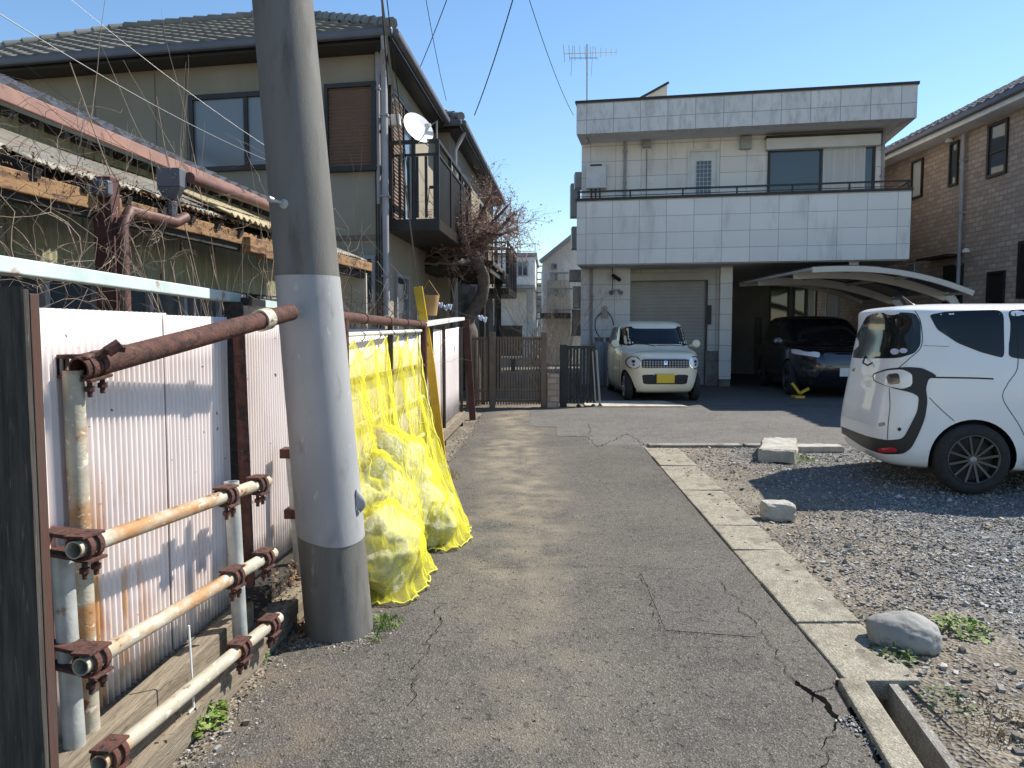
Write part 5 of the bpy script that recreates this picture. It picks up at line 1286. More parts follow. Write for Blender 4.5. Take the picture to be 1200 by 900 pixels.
rails = [((at(92, 433, 2.28)), at(341, 366, 3.42), 'rust', .037), (at(86, 645, 2.10), at(313, 564, 3.36), 'galvrust', .0255), (at(94, 782, 2.10), at(320, 648, 3.36), 'galvrust', .0255), (at(116, 896, 2.06), at(326, 724, 3.30), 'galvrust', .0255)]
for a, b, m_, r_ in rails: pipe(a, b, m_, 'rail', r_)
for i, (a, b, m_, r_) in enumerate(rails):
    d = (b-a).normalized(); clampset(a+d*.05, d, UP); 
    if i: clampset(b-d*.10, d, UP); clampset(b-d*.38, d, UP)
    # square plate couplers reaching back to the posts
    for s_, pst in ((.05, PA if i != 2 else PB0),) if i < 3 else ():
        q = a+d*s_; tgt = Vector((PB0.x-.01 if i in (1, 2) else PA.x-.01, 2.21 if i in (1,2) else 2.31, q.z)); m2 = MB(); m2.beam(q+Vector((.0,0,.03)), tgt+Vector((-.03,.0,.03)), .07, .012); m2.beam(q+Vector((0,0,-.03)), tgt+Vector((-.03,0,-.03)), .07, .010); m2.box((tgt.x-.045, tgt.y-.035, tgt.z-.035), (tgt.x-.033, tgt.y+.035, tgt.z+.035)); m2.build('coupler_plate', 'rust', pr_, bevel=.002)
b1 = rails[0][0].lerp(rails[0][1], .82); m3_ = MB(); m3_.lathe([(.038,-.03),(.046,-.03),(.046,.03),(.038,.03)], b1, rails[0][1]-rails[0][0], 20, closed=True); m3_.build('collar', 'galvrust', pr_, smooth=True)
m2 = MB(); q = rails[0][0]; m2.tube([q+Vector((.03,.03,.03)), q+Vector((.07,.06,.065)), q+Vector((.10,.08,.06))], .013, 8); m2.tube([q+Vector((.06,.05,.05)), q+Vector((.09,.07,.075))], .018, 6); m2.build('wing_bolt', 'rust', pr_)
# another short frame beyond the pole base
m2 = at(340, 525, 4.0); t = thing('short_pipe_post', 'short galvanised pipe post with rusty collars half hidden behind the utility pole', 'post', (m2.x, 4.0, 0))
mb = MB(); mb.tube([(m2.x+.05, 4.0, 0), (m2.x, 4.0, m2.z)], .027, 14); mb.build('pipe', 'galv', t, smooth=True)
for k in (0, .32): mb = MB(); mb.box((m2.x-.045+.05*k, 3.96, m2.z-.05-k), (m2.x+.045+.05*k, 4.05, m2.z+.0-k)); mb.build('collar', 'rust', t, bevel=.004)

# far pipe frame that carries the net
pf = thing('net_frame', 'red brown pipe frame with a white pole above it, carrying the yellow net', 'pipe frame', (-1.05, 6.5, 0))
mb = MB(); a = Vector((-1.16, 4.6, 1.545)); b = at(497, 380.5, 8.15); n = 12
mb.tube([a.lerp(b, i/n) for i in range(n+1)], .036, 14)
for k in (.3, .52, .72, .9): c = a.lerp(b, k); mb.lathe([(.036,-.012),(.042,-.012),(.042,.012),(.036,.012)], c, b-a, 16, closed=True)
mb.build('rail', 'rust', pf, smooth=True)
mb = MB(); wa = Vector((-1.13, 4.6, 1.415)); wb = at(493, 387.5, 8.0); mb.tube([wa, wb], .017, 10); mb.build('white_pole', 'white_paint', pf, smooth=True)
for (y_, mt) in ((8.1, 'rust'), (4.9, 'rust')):
    mb = MB(); x_ = -1.29+.064*(y_-3.4)+.12 - (.06 if y_ > 8 else 0); mb.tube([(x_, y_, 0), (x_, y_, 1.52)], .035, 12); mb.build('post', mt, pf, smooth=True)
for z_ in (.35, .75, 1.08):
    mb = MB(); mb.tube([(-1.16, 4.5, z_+.02), (-.93, 8.25, z_)], .025, 10); mb.build('cross_rail', 'galvrust' if z_ < 1 else 'rust', pf, smooth=True)
mb = MB()
for k in range(6): c = wa.lerp(wb, .12+.15*k); mb.tube([c+Vector((0,0,.02)), c+Vector((.03,0,0)), c+Vector((.02,0,-.035)), c+Vector((.0,0,-.05))], .004, 5)
mb.build('hooks', 'blackmetal', pf)
# far corrugated fence with white cap
fb = thing('white_capped_fence', 'pale corrugated fence with a white cap rail beyond the yellow guard', 'fence', (-1, 9, 0))
def fb_sheet(y0, y1, m='sheet'):
    u0, u1 = fu(y0), fu(y1); mb = MB(); n = int((u1-u0)/.075)*8
    mb.grid(n+1, 4, lambda u, v: FP.pt(u0+(u1-u0)*u, gz(0, y0+(y1-y0)*u)+.16+(1.30)*v, .0+.009*math.sin(2*PI*u*(u1-u0)/.075))); mb.build('sheet', m, fb, smooth=True, ang=180, solid=.002)
for (a, b) in ((5.2, 6.6), (6.62, 8.0), (8.02, 9.6), (9.62, 11.3)): fb_sheet(a, b)
mb = MB(); mb.beam(FP.pt(fu(8.2), 1.51, .0), FP.pt(fu(11.4), 1.62, .0), .16, .045); mb.build('cap_rail', 'pale_edge', fb, bevel=.005)
for y_ in (6.61, 8.7, 9.61, 11.3): mb = MB(); mb.beam(FP.pt(fu(y_), 0, .04), FP.pt(fu(y_), 1.5, .04), .04, .05, (0,1,0)); mb.build('post', 'dark_frame', fb)
mb = MB(); mb.beam(FP.pt(fu(5.2), .10, .02), FP.pt(fu(11.4), .18, .02), .12, .14); mb.build('sill', 'wood_grey', fb, bevel=.01)

# ------------------------------------------------------------------ utility pole
up_ = thing('utility_pole', 'thick leaning concrete utility pole with a pale grey sleeve around its middle', 'utility pole', (-.815, 3.6, 0))
pb = Vector((-.825, 3.62, -.1)); ptop = Vector((-.825-.074*9.5, 3.64, 9.5))
pdir = (ptop-pb).normalized()
def pat(z): return pb + pdir*((z+.1)/pdir.z)
def prad(z): return .160 - z*.0085
mb = MB(); mb.tube([pat(z) for z in (-.1, .2, .6, 1.2, 2, 3, 5, 7, 9.4)], [prad(z) for z in (0, .2, .6, 1.2, 2, 3, 5, 7, 9.4)], 64); shaft = mb.build('shaft', 'concrete_pole', up_, smooth=True)
def slv(u, v):
    a = 2*PI*u; z = .475+1.225*v; 
    if v < .02: z += .012*math.sin(a*2+1) - .02*max(0, math.sin(a-4.4))
    r = prad(z)+.0028+.0012*mn.noise((math.cos(a)*2, math.sin(a)*2, v*8)); c = pat(z); return c + Vector((math.cos(a)*r, math.sin(a)*r, 0))
mb = MB(); mb.grid(97, 40, slv); mb.build('sleeve', 'sleeve', up_, smooth=True, ang=180)
mb = MB(); mb.grid(7, 7, lambda u, v: pat(.585+.10*v+.02*math.sin(u*3))+Vector((math.cos(-.40+.17*u)*(prad(.7)+.006+.045*u*(1-v)*v*3), math.sin(-.40+.17*u)*(prad(.7)+.006+.045*u*(1-v)*v*3), 0)))
mb.build('torn_flap', 'sleeve', up_, smooth=True, solid=.002)
# step bolts and hardware
for (px_, py_) in ((340, 238), ):
    q = at(px_, py_, 3.46); c = pat(q.z); dr = Vector((q.x-c.x-.04, q.y-c.y, 0)).normalized(); base_ = c + dr*prad(q.z); mb = MB(); mb.tube([base_-dr*.02, base_+dr*.06+Vector((-.03,0,.012))], .008, 10); mb.tube([base_+dr*.05+Vector((-.024,0,.0095)), base_+dr*.066+Vector((-.034,0,.0135))], .013, 10); mb.lathe([(.022,0),(.022,.008),(.012,.012)], base_, dr, 12); mb.build('step_bolt', 'galv', up_, smooth=True)
for z_, an in ((2.98, -1.9), (3.4, -.3), (3.8, -1.9), (4.2, -.3)):
    c = pat(z_); dr = Vector((math.cos(an), math.sin(an), 0)); b_ = c+dr*prad(z_); mb = MB(); mb.tube([b_-dr*.02, b_+dr*.10], .011, 8); mb.build('step_bolt', 'galv', up_, smooth=True)
mb = MB(); mb.lathe([(.135,-.03),(.142,-.03),(.142,.03),(.135,.03)], pat(3.25), pdir, 40, closed=True); mb.obox(pat(3.06)+Vector((.115,-.07,0)), (.02,0,0), (0,.06,0), (0,0,.3)); mb.build('steel_band', 'galv', up_)

# yellow guard and its guy wire
yg = thing('guy_wire_guard', 'tall leaning yellow guard around a guy wire at the end of the pipe frame', 'guy wire guard', on_ground(518, 540))
gb = on_ground(518, 541); gt = at(490, 337, 8.45)
mb = MB(); gm2 = gb.lerp(gt, .55)+Vector((.02,0,0)); d_ = (gt-gb).normalized()
for (p, q) in ((gb, gm2), (gm2, gt)):
    mb.beam(p, q+(q-p)*.01, .095, .05, (0,1,0))
mb.build('guard', 'yellow', yg, bevel=.004)
mb = MB()
for k in (.28, .34, .42): mb.tube([gb.lerp(gt, k)+Vector((-.02,-.02,0)), gb.lerp(gt, k)+Vector((-.02,.0,0))], .012, 8)
mb.build('bolts', 'galv', yg)
wt = at(440, -60, 4.5); mb = MB(); mb.tube([gt, gt.lerp(wt, .5), wt], .008, 6); mb.build('guy_wire', 'steelwire', yg)
# overhead wires
def wire(label, pts, r=.008, sag=.15, mat='wire'):
    P = [at(*p) for p in pts]; a, b = P[0], P[-1]; path = []
    n = 16
    for i in range(n+1):
        t_ = i/n; p = a.lerp(b, t_); p.z -= sag*4*t_*(1-t_); path.append(p)
    mb = MB(); mb.tube(path, r, 6); o = mb.build('overhead_wire', mat, smooth=True); rehome(o, a); tag(o, label, 'wire')
wire('thin black wire rising steeply from the roof corner of the stucco house', [(490, 84, 14), (545, -60, 11)], .007, .05)
wire('black wire running up into the sky from the rear roof of the stucco house', [(556, 135, 16), (618, -60, 12)], .010, .12)
wire('faint steep wire left of the black one, ending at the rear stucco house roof', [(523, 118, 16), (495, -25, 12)], .006, .1)
wire('thin wire coming down towards the white house left of the antenna', [(672, 135, 20), (605, -50, 12)], .007, .2)
wire('pale thin wire crossing from the top left corner down to the old low house', [(-20, 4, 4), (318, 190, 6.5)], .0028, .05, 'steelwire')
wire('second thin pale wire crossing above the pink fascia of the old low house', [(60, -20, 6.5), (322, 178, 8.0)], .0018, .05, 'steelwire')
wire('service cable dropping to the corner of the stucco house beside its drain pipe', [(445, -30, 8.5), (463, 220, 10.7)], .008, .0)
wire('service cable ending at the white junction box on the side of the stucco house', [(450, -30, 8.0), (478, 205, 10.8)], .006, .02)

# ------------------------------------------------------------------ rubbish bags under the yellow net
BAGS = [((-.82, 5.22, .33), (.31, .42, .35), 'big pale rubbish bag at the back of the heap under the yellow net'),
        ((-.84, 4.74, .26), (.25, .34, .29), 'pale rubbish bag in the middle of the heap under the yellow net'),
        ((-.73, 4.30, .18), (.22, .34, .21), 'flattened pale rubbish bag nearest the utility pole under the yellow net'),
        ((-.57, 5.18, .19), (.19, .30, .19), 'small rubbish bag at the road side of the heap under the yellow net'),
        ((-.88, 5.75, .25), (.25, .34, .27), 'rubbish bag leaning on the fence behind the others under the yellow net')]
for i, (c, r, lab) in enumerate(BAGS):
    bm = bmesh.new(); bmesh.ops.create_icosphere(bm, subdivisions=5, radius=1)
    for v in bm.verts:
        p = v.co.copy(); k = 1 + .30*mn.noise(p*1.5+Vector((i*7, 0, 0))) + .16*mn.noise(p*3.5+Vector((0, i*5, 0))) - .10*abs(mn.noise(p*7+Vector((3, i, 0))))
        z = max(-.93, p.z*k); kn = max(0, p.z-.86)*3.0
        v.co = Vector((p.x*r[0]*k, p.y*r[1]*k, (z+kn*.35)*r[2]))
    me = bpy.data.meshes.new('rubbish_bag'); bm.to_mesh(me); bm.free(); me.materials.append(M['bag']); me.polygons.foreach_set('use_smooth', [True]*len(me.polygons))
    o = bpy.data.objects.new('rubbish_bag', me); COL.objects.link(o); o.location = (c[0], c[1], r[2]*.93+.01); tag(o, lab, 'rubbish bag', 'rubbish bags under the yellow net')
BOT = [(-.92, 3.98), (-.68, 3.93), (-.54, 3.97), (-.49, 4.18), (-.47, 4.46), (-.56, 4.80), (-.58, 4.93), (-.44, 4.90), (-.34, 5.02), (-.29, 5.30), (-.33, 5.50)]
BOTs = catmull(BOT, 10)
def bot(u):
    k = u*(len(BOTs)-1); i = min(int(k), len(BOTs)-2); f = k-i; a, b = BOTs[i], BOTs[i+1]; return a[0]+(b[0]-a[0])*f, a[1]+(b[1]-a[1])*f
nv_a, nv_b = Vector((-1.115, 4.75, 1.40)), Vector((-1.0, 7.95, 1.425))
HK = 6
net = MB(); NU, NV = 260, 170; uvs = []
def netp(u, v):
    top = nv_a.lerp(nv_b, u); k = (u*HK) % 1.0
    top.z -= .13*(4*k*(1-k))**.8 + .02*mn.noise((u*20, 1, 1)); top.x += .02*math.sin(u*40)
    bx, by = bot(u)
    h = v**1.75*.62 + v*.38; 
    x = top.x + (bx-top.x)*h; y = top.y + (by-top.y)*(v**1.25); z = top.z*(1-v)
    amp = .032*(1-.3*v)*min(1, v*6+.15)
    ph = u*58 + 2.2*mn.noise((u*5, v*1.4, 2)) + 2.5*v
    d = amp*(math.sin(ph)*.55 + .8*mn.noise((u*26, v*3.5, 7)) + .5*mn.noise((u*50+v*9, v*8, 3)))
    p = Vector((x + d*.95, y + d*.25, z))
    if v > .35:
        for (c, r, _) in BAGS:
            C_ = Vector((c[0], c[1], r[2]*.93)); q = Vector(((p.x-C_.x)/(r[0]*1.10), (p.y-C_.y)/(r[1]*1.08), (p.z-C_.z)/(r[2]*1.10)))
            L_ = q.length
            if L_ < 1 and L_ > 1e-4:
                p_ = q.normalized()
                q2 = Vector((q.x+.25, q.y-.15, q.z+.25)).normalized(); e = 1.0 + .05*mn.noise((u*60, v*26, 5))
                p = Vector((C_.x+q2.x*r[0]*1.08*e, C_.y+q2.y*r[1]*1.06*e, C_.z+q2.z*r[2]*1.08*e))
    p.z = max(p.z, .012 + .012*abs(mn.noise((u*60, v*30, 2))) + (.02*abs(math.sin(u*90)) if v > .97 else 0))
    if p.z < .08: p.x += .014*math.sin(u*110)
    return p
for j in range(NV):
    for i in range(NU): net.v.append(tuple(netp(i/(NU-1), j/(NV-1))))
sm_v = [Vector(v) for v in net.v]
for it in range(2):                                        # let the cloth relax a little
    nn = list(sm_v)
    for j in range(1, NV-1):
        for i in range(1, NU-1):
            k = j*NU+i; nn[k] = sm_v[k]*.4 + (sm_v[k-1]+sm_v[k+1]+sm_v[k-NU]+sm_v[k+NU])*.15
    sm_v = nn
def bagk(p, i): return 1 + .30*mn.noise(p*1.5+Vector((i*7, 0, 0))) + .16*mn.noise(p*3.5+Vector((0, i*5, 0))) - .10*abs(mn.noise(p*7+Vector((3, i, 0))))
for it in range(2):
    for idx, p in enumerate(sm_v):
        for i, (c, r_, _) in enumerate(BAGS):
            C_ = Vector((c[0], c[1], r_[2]*.93+.01)); q = Vector(((p.x-C_.x)/r_[0], (p.y-C_.y)/r_[1], (p.z-C_.z)/r_[2])); L_ = q.length
            if 1e-4 < L_ < 1.5:
                h = q.normalized(); e = bagk(h, i)*1.035+.02 + max(0, h.z-.80)*1.25
                if L_ < e: p = Vector((C_.x+h.x*e*r_[0], C_.y+h.y*e*r_[1], C_.z+h.z*e*r_[2]))
        sm_v[idx] = p
net.v = [tuple(v) for v in sm_v]
for j in range(NV-1):
    for i in range(NU-1): a = j*NU+i; net.f.append((a, a+1, a+1+NU, a+NU)); net.mi.append(0)
net.uv = [(i/(NU-1)*4.2, j/(NV-1)*2.2) for j in range(NV) for i in range(NU)]
nt_ = thing('rubbish_net', 'bright yellow mesh net hung from hooks and draped over rubbish bags by the pole', 'net', (-.8, 5, 0))
no = net.build('mesh_cloth', 'net', nt_, smooth=True, ang=180)
M['netcord'] = pmat('yellow_cord', (.66,.64,.06), (.74,.71,.10), 9, .7)
mb = MB(); mb.tube([net.v[i] for i in range(0, NU, 2)], .004, 6); mb.tube([net.v[(NV-1)*NU+i] for i in range(0, NU, 2)], .004, 6); mb.tube([net.v[j*NU+NU-1] for j in range(0, NV, 3)], .0045, 6); mb.build('hem_cord', 'netcord', nt_, smooth=True)
mb = MB(); rnd = random.Random(5)                          # bunched strands
for k in range(46):
    u = rnd.uniform(.04, .97); v0 = rnd.uniform(0, .45); v1 = min(.98, v0+rnd.uniform(.2, .6)); du = rnd.uniform(-.22, .22); P = []
    for q in range(26):
        v = v0+(v1-v0)*q/25; uu = min(.99, max(.005, u+du*q/25+.012*math.sin(q*.7+k))); i = int(uu*(NU-1)); j = int(v*(NV-1)); p = Vector(net.v[j*NU+i]) + Vector((.012, -.006, .003)); P.append(p)
    P = [P[0]] + [(P[i-1]+P[i]*2+P[i+1])/4 for i in range(1, len(P)-1)] + [P[-1]]
    mb.tube(P, [.0008+.0014*math.sin(PI*i/25) for i in range(26)], 5)
mb.build('gathered_strands', 'netcord', nt_, smooth=True)

# ------------------------------------------------------------------ plants
XLIM = [0]
def branch(mb, p, d, L_, r, depth, rnd, up=.0, wob=.35, kids=(2, 4), shrink=.62, tips=None, segs=6, grav=0, fan=.9):
    path = [Vector(p)]; rs = [r]; q = Vector(p); d = Vector(d).normalized()
    for i in range(segs):
        d = (d + Vector((rnd.gauss(0, 1), rnd.gauss(0, 1), rnd.gauss(0, 1)))*wob/segs**.5*.6 + Vector((0,0,up - grav*i/segs))/segs).normalized()
        q = q + d*(L_/segs)
        if XLIM[0]:
            lim = -1.47 + .064*(q.y-3.4)
            if q.x > lim: q.x = lim - .02*rnd.random(); d.x = -abs(d.x)
        path.append(q.copy()); rs.append(r*(1-.55*(i+1)/segs))
    mb.tube(path, rs, 5 if r < .012 else 8, cap=False)
    if depth > 0:
        for k in range(rnd.randint(*kids)):
            i = rnd.randint(max(1, segs//3), segs); b = path[i]; o = Vector((rnd.gauss(0,1), rnd.gauss(0,1), rnd.gauss(0,1))); o = (o - d*o.dot(d)).normalized()
            branch(mb, b, (d + o*fan).normalized(), L_*shrink*rnd.uniform(.7, 1.2), max(rs[i]*.7, .0012), depth-1, rnd, up, wob, kids, shrink, tips, segs, grav, fan)
    elif tips is not None: tips.extend(path[1:])
def bramble(c, label, n, L_, r, seed, mat='vine', up=.3, grav=.8, spread=(.3, .5), cat='bramble', dirv=(0,0,1), wob=.5, depth=2, kids=(1,3), shrink=.55, group='dead brambles behind the fence', name='bramble', fan=.9):
    rnd = random.Random(seed); mb = MB(); XLIM[0] = 1 if name == 'bramble' and c[1] < 8.5 else 0
    for k in range(n):
        p = Vector(c) + Vector((rnd.uniform(-1,1)*spread[0], rnd.uniform(-1,1)*spread[1], 0))
        d = Vector(dirv) + Vector((rnd.gauss(0,.35), rnd.gauss(0,.35), 0))
        branch(mb, p, d, L_*rnd.uniform(.6, 1.15), r*rnd.uniform(.6, 1.2), depth, rnd, up, wob, kids, shrink, None, 9, grav, fan)
    XLIM[0] = 0
    o = mb.build(name, mat, smooth=True, ang=180); rehome(o, c); tag(o, label, cat, group); return o
bramble((-1.85, 3.0, .3), 'tangle of dead bramble stems behind the fence in front of the lattice windows', 22, 1.35, .0038, 1, wob=1.3, grav=1.7, spread=(.35,.7), kids=(2,4))
bramble((-1.80, 3.9, .4), 'pale dead bramble tangle around the brown drain post above the fence', 20, 1.35, .0036, 2, wob=1.3, grav=1.7, spread=(.3,.6), kids=(2,4))
bramble((-1.65, 4.9, .3), 'dense bramble tangle above the fence left of the utility pole', 26, 1.35, .0036, 3, wob=1.2, grav=1.6, spread=(.25,.6), kids=(2,4))
bramble((-1.95, 5.6, .3), 'tall straight bare shoots fanning upward left of the utility pole', 12, 2.5, .006, 4, 'vine', up=.9, grav=-.2, wob=.25, dirv=(-.14,0,1), depth=1, kids=(2,4), shrink=.35, spread=(.25,.4), fan=.5)
bramble((-1.9, 3.3, .3), 'dark bramble stems arching past the lean-to eave at the left edge', 8, 1.9, .004, 5, 'vine_dark', wob=1.0, spread=(.4,.9), up=.3, grav=1.2)
bramble((-1.55, 7.0, .4), 'bare bramble stems above the net just right of the utility pole', 20, 2.0, .006, 6, wob=.7, spread=(.25,1.0), grav=.9, dirv=(.15,0,1))
bramble((-1.45, 8.2, .4), 'dark bramble thicket between the net frame and the stucco house', 18, 1.7, .007, 7, 'vine_dark', wob=.9, spread=(.3,.9), grav=.8, dirv=(.1,0,1))
bramble((-2.15, 3.4, 1.75), 'tangle of dry vines caught along the rotting lean-to eave', 26, .8, .003, 41, 'vine', wob=1.6, grav=1.8, spread=(.12,1.3), kids=(2,4), up=.2)
bramble((-1.4, 9.6, .4), 'grey bramble thicket behind the white capped fence', 16, 1.3, .006, 8, 'vine', wob=.9, spread=(.3,.9), grav=.9)
# plum tree
tr = thing('plum_tree', 'bare old plum tree with a crooked trunk and dense reddish budding twigs behind the fence', 'tree', (-.72, 13.7, .1))
tb = [at(*q) for q in ((556,430,13.7),(552,400,13.7),(548,375,13.7),(563,350,13.6),(566,325,13.5),(556,300,13.4),(548,287,13.3))]
tb[0].z = 0.05
mb = MB(); mb.tube(catmull([tuple(p) for p in tb], 5), [.15-.0022*i for i in range(31)], 12, cap=False)
mb.v = [tuple(Vector(v)+Vector((mn.noise(Vector(v)*6), mn.noise(Vector(v)*6+Vector((9,0,0))), 0))*.035) for v in mb.v]
mb.build('trunk', 'bark', tr, smooth=True)
rnd = random.Random(21); lm = MB(); tips = []
limbs = [((603,250),12.9),((596,240),13.2),((575,228),13.0),((548,240),13.0),((522,252),13.1),((505,272),13.0),((508,296),13.2),((600,292),13.2),((606,268),13.8),((575,262),14.2),((535,262),12.7),((588,275),12.6)]
base = tb[-1]
tw = MB()
for (q, Y) in limbs:
    e = at(q[0], q[1], Y); m_ = base.lerp(e, .5)+Vector((rnd.gauss(0,.06), rnd.gauss(0,.06), rnd.gauss(0,.08)))
    P = catmull([tuple(base.lerp(tb[-2], rnd.random()*.8)), tuple(m_), tuple(e)], 7); lm.tube(P, [.055-.0028*i for i in range(len(P))], 7, cap=False)
    for k in range(17):
        b_ = Vector(P[rnd.randint(5, len(P)-1)]); o = Vector((rnd.gauss(.15,1), rnd.gauss(0,1), rnd.gauss(.35,.8))).normalized()
        branch(tw, b_, o, rnd.uniform(.25,.55), .0075, 2, rnd, .12, .9, (2,5), .66, tips, 6)
lm.build('limbs', 'bark', tr, smooth=True); tw.build('twigs', 'twig_red', tr)
bu = MB(); pk = MB()
for p in tips:
    if rnd.random() < .30:
        s_ = rnd.uniform(.008,.017); a = Vector((rnd.gauss(0,1), rnd.gauss(0,1), rnd.gauss(0,1))).normalized()*s_; b = Vector((rnd.gauss(0,1), rnd.gauss(0,1), rnd.gauss(0,1))).normalized()*s_
        q = p+Vector((rnd.gauss(0,.01), rnd.gauss(0,.01), rnd.gauss(0,.01)))
        (pk if (rnd.random() < .18 and p.x > -.3) else bu).add([q-a, q-b, q+a, q+b], [(0,1,2,3)])
bu.build('buds', 'bud', tr); pk.build('blossoms', 'blossom', tr)
# weeds
def weed(c, n, r, h, seed, label, mat='weed', leaf=.014, grass=False):
    rnd = random.Random(seed); mb = MB()
    for k in range(n):
        a = rnd.random()*6.28; q = math.sqrt(rnd.random())*r; x, y = c[0]+math.cos(a)*q, c[1]+math.sin(a)*q*1.3; z0 = c[2]; hh = h*rnd.uniform(.3, 1)*(1-.6*(q/r)**2)
        if grass:
            d = Vector((rnd.gauss(0,.4), rnd.gauss(0,.4), 1)).normalized()*hh; s_ = Vector((math.cos(a+1.5), math.sin(a+1.5), 0))*.0025; p = Vector((x, y, z0)); m_ = p+d*.55; t_ = p+d+Vector((rnd.gauss(0,.3), rnd.gauss(0,.3), -.3))*hh*.5
            mb.add([p-s_, p+s_, m_+s_*.8, m_-s_*.8, t_], [(0,1,2,3),(3,2,4)])
        else:
            p = Vector((x, y, z0+hh)); s_ = leaf*rnd.uniform(.5, 1.2); u = Vector((rnd.gauss(0,1), rnd.gauss(0,1), rnd.gauss(0,.5))).normalized()*s_; v = u.cross(Vector((rnd.gauss(0,.5), rnd.gauss(0,.5), 1))).normalized()*s_*.7
            mb.add([p-u, p-u*.3-v, p+u*.5-v*.8, p+u, p+u*.5+v*.8, p-u*.3+v], [(0,1,2,3,4,5)])
    o = mb.build('weed', mat); rehome(o, c); return tag(o, label, 'weed', 'weeds growing along the lane')
def gq(px, py, dz=.0): p = on_ground(px, py); return (p.x, p.y, dz)
weed(gq(233,850), 420, .10, .09, 1, 'bright green low weed clump at the foot of the pipe railing near the camera')
weed(gq(292,772), 300, .09, .08, 2, 'dark green weed clump between the railing post and the utility pole', 'weed_dark')
weed(gq(262,800), 90, .07, .05, 12, 'tiny light weed clump left of the galvanised railing post')
weed(gq(452,732), 260, .09, .08, 3, 'green grassy tuft at the base of the utility pole beside the yellow net', 'weed', grass=True)
weed(gq(440,750), 80, .05, .05, 13, 'small yellowish tuft touching the right side of the utility pole', 'weed', grass=True)
weed(gq(545,498), 420, .35, .16, 4, 'dry straw coloured grass at the far end of the white capped fence', 'drygrass', grass=True)
weed(gq(562,492), 300, .30, .13, 5, 'green grass fringe in front of the brown slatted gate', 'weed', grass=True)
weed(gq(1048,770), 160, .10, .05, 6, 'thin weeds at the camera side of the rounded river stone', 'weed_dark')
weed(gq(1128,738), 200, .13, .05, 7, 'yellowish weed patch behind the rounded river stone', 'weed')
weed(gq(1112,826), 110, .10, .05, 8, 'straggling weeds beside the open drain in the corner', 'weed_dark', leaf=.009)
weed(gq(932,540), 220, .22, .07, 9, 'small green weeds at the foot of the raised concrete block', 'weed')
weed(gq(1165,850), 160, .16, .06, 10, 'dry straw tuft on the dirt at the right edge near the drain', 'drygrass', grass=True)
weed(gq(525,560), 300, .14, .14, 11, 'dry grass tuft behind the foot of the yellow guard', 'drygrass', grass=True)
# litter of dead leaves against the fence foot
mb = MB(); rnd = random.Random(4)
for k in range(900):
    y = rnd.uniform(3.35, 4.1) if k < 600 else rnd.uniform(2.4, 11); x = -1.29+.064*(y-3.4)+rnd.uniform(.08,.30); z = .015+rnd.random()*(.14 if k < 600 else .04)*(x < -1.05)
    u = Vector((rnd.gauss(0,1), rnd.gauss(0,1), rnd.gauss(0,.6))).normalized()*rnd.uniform(.006,.02); v = u.cross(Vector((0,0,1))+Vector((rnd.gauss(0,.4),0,0))).normalized()*.008
    p = Vector((x, y, z+(.1 if x < -1.1 else 0))); mb.add([p-u, p-v, p+u, p+v], [(0,1,2,3)])
o = mb.build('leaf_litter', 'deadleaf'); tag(o, 'brown dead leaves caught along the foot of the corrugated fence', 'dead leaves', kind='stuff')

# ------------------------------------------------------------------ far end of the lane
gt_ = thing('slatted_gate', 'brown vertical slat gate closing the left end of the lane', 'gate', (0, 13.35, .1))
G0 = at(550, 480, 13.35).x; G1 = at(637, 480, 13.35).x
mb = MB(); n = 27
for k in range(n): x = G0+(G1-G0)*(k+.5)/n; mb.box((x-.019, 13.34, .16), (x+.013, 13.37, 1.34))
mb.build('slats', 'gate_brown', gt_)
mb = MB()
for z in (.22, .40, 1.30): mb.box((G0, 13.372, z-.02), (G1, 13.40, z+.02))
mb.build('cross_bars', 'gate_brown', gt_)
for x in (at(577, 480, 13.3).x, G1, G0): mb = MB(); mb.box((x-.05, 13.28, .05), (x+.05, 13.40, 1.42)); mb.build('post', 'gate_brown', gt_, bevel=.005)
mb = MB(); mb.box((-.02,13.30,.75),(.06,13.335,.95)); mb.build('latch', 'blackmetal', gt_)
t = thing('red_post', 'dark red leaning post between the white capped fence and the slatted gate', 'post', (-.72, 11.9, .05))
mb = MB(); a = at(554, 470, 11.9); b = at(546, 374, 11.9); a.z = .03; mb.beam(a, b, .10, .06, (0,1,0)); mb.build('board', 'rustpost', t, bevel=.006)
for x_, w_, y_, lab, mt in ((.64, .10, 13.3, 'narrow old brick gate pier between the slatted gate and the folding gate', 'brick'),):
    mb = MB(); a = at(641, 480, 13.35).x; b = at(655, 480, 13.35).x; mb.box((a, 13.25, 0), (b, 13.5, at(645, 438, 13.3).z)); o = mb.build('brick_pier', 'brick', uv=True, bevel=.01); rehome(o, (a, 13.3, .1)); tag(o, lab, 'pier')
ag = thing('folding_gate', 'dark folded accordion gate with small wheels standing left of the cream car', 'folding gate', (at(680, 480, 13.5).x, 13.5, .08))
mb = MB(); a = at(656, 480, 13.5).x; b = at(664, 480, 13.5).x; mb.box((a, 13.45, .05), (b, 13.57, 1.20)); mb.build('post', 'blackmetal', ag, bevel=.004)
x0 = b+.01; x1 = at(696, 480, 13.5).x
for k in range(9):
    x = x0+(x1-x0)*k/8; mb = MB(); mb.box((x-.018, 13.46+.05*(k % 2), .17), (x+.018, 13.50+.05*(k % 2), 1.18)); mb.build('upright', 'dark_frame', ag, bevel=.003)
mb = MB()
for k in range(8):
    xa = x0+(x1-x0)*k/8; xb = x0+(x1-x0)*(k+1)/8
    for z in (.25, 1.14): mb.beam((xa, 13.455, z), (xb, 13.455, z+(.02 if k % 2 else -.02)), .02, .03)
mb.box((x0, 13.45, 1.15), (x1, 13.6, 1.18)); mb.build('lattice_links', 'dark_frame', ag)
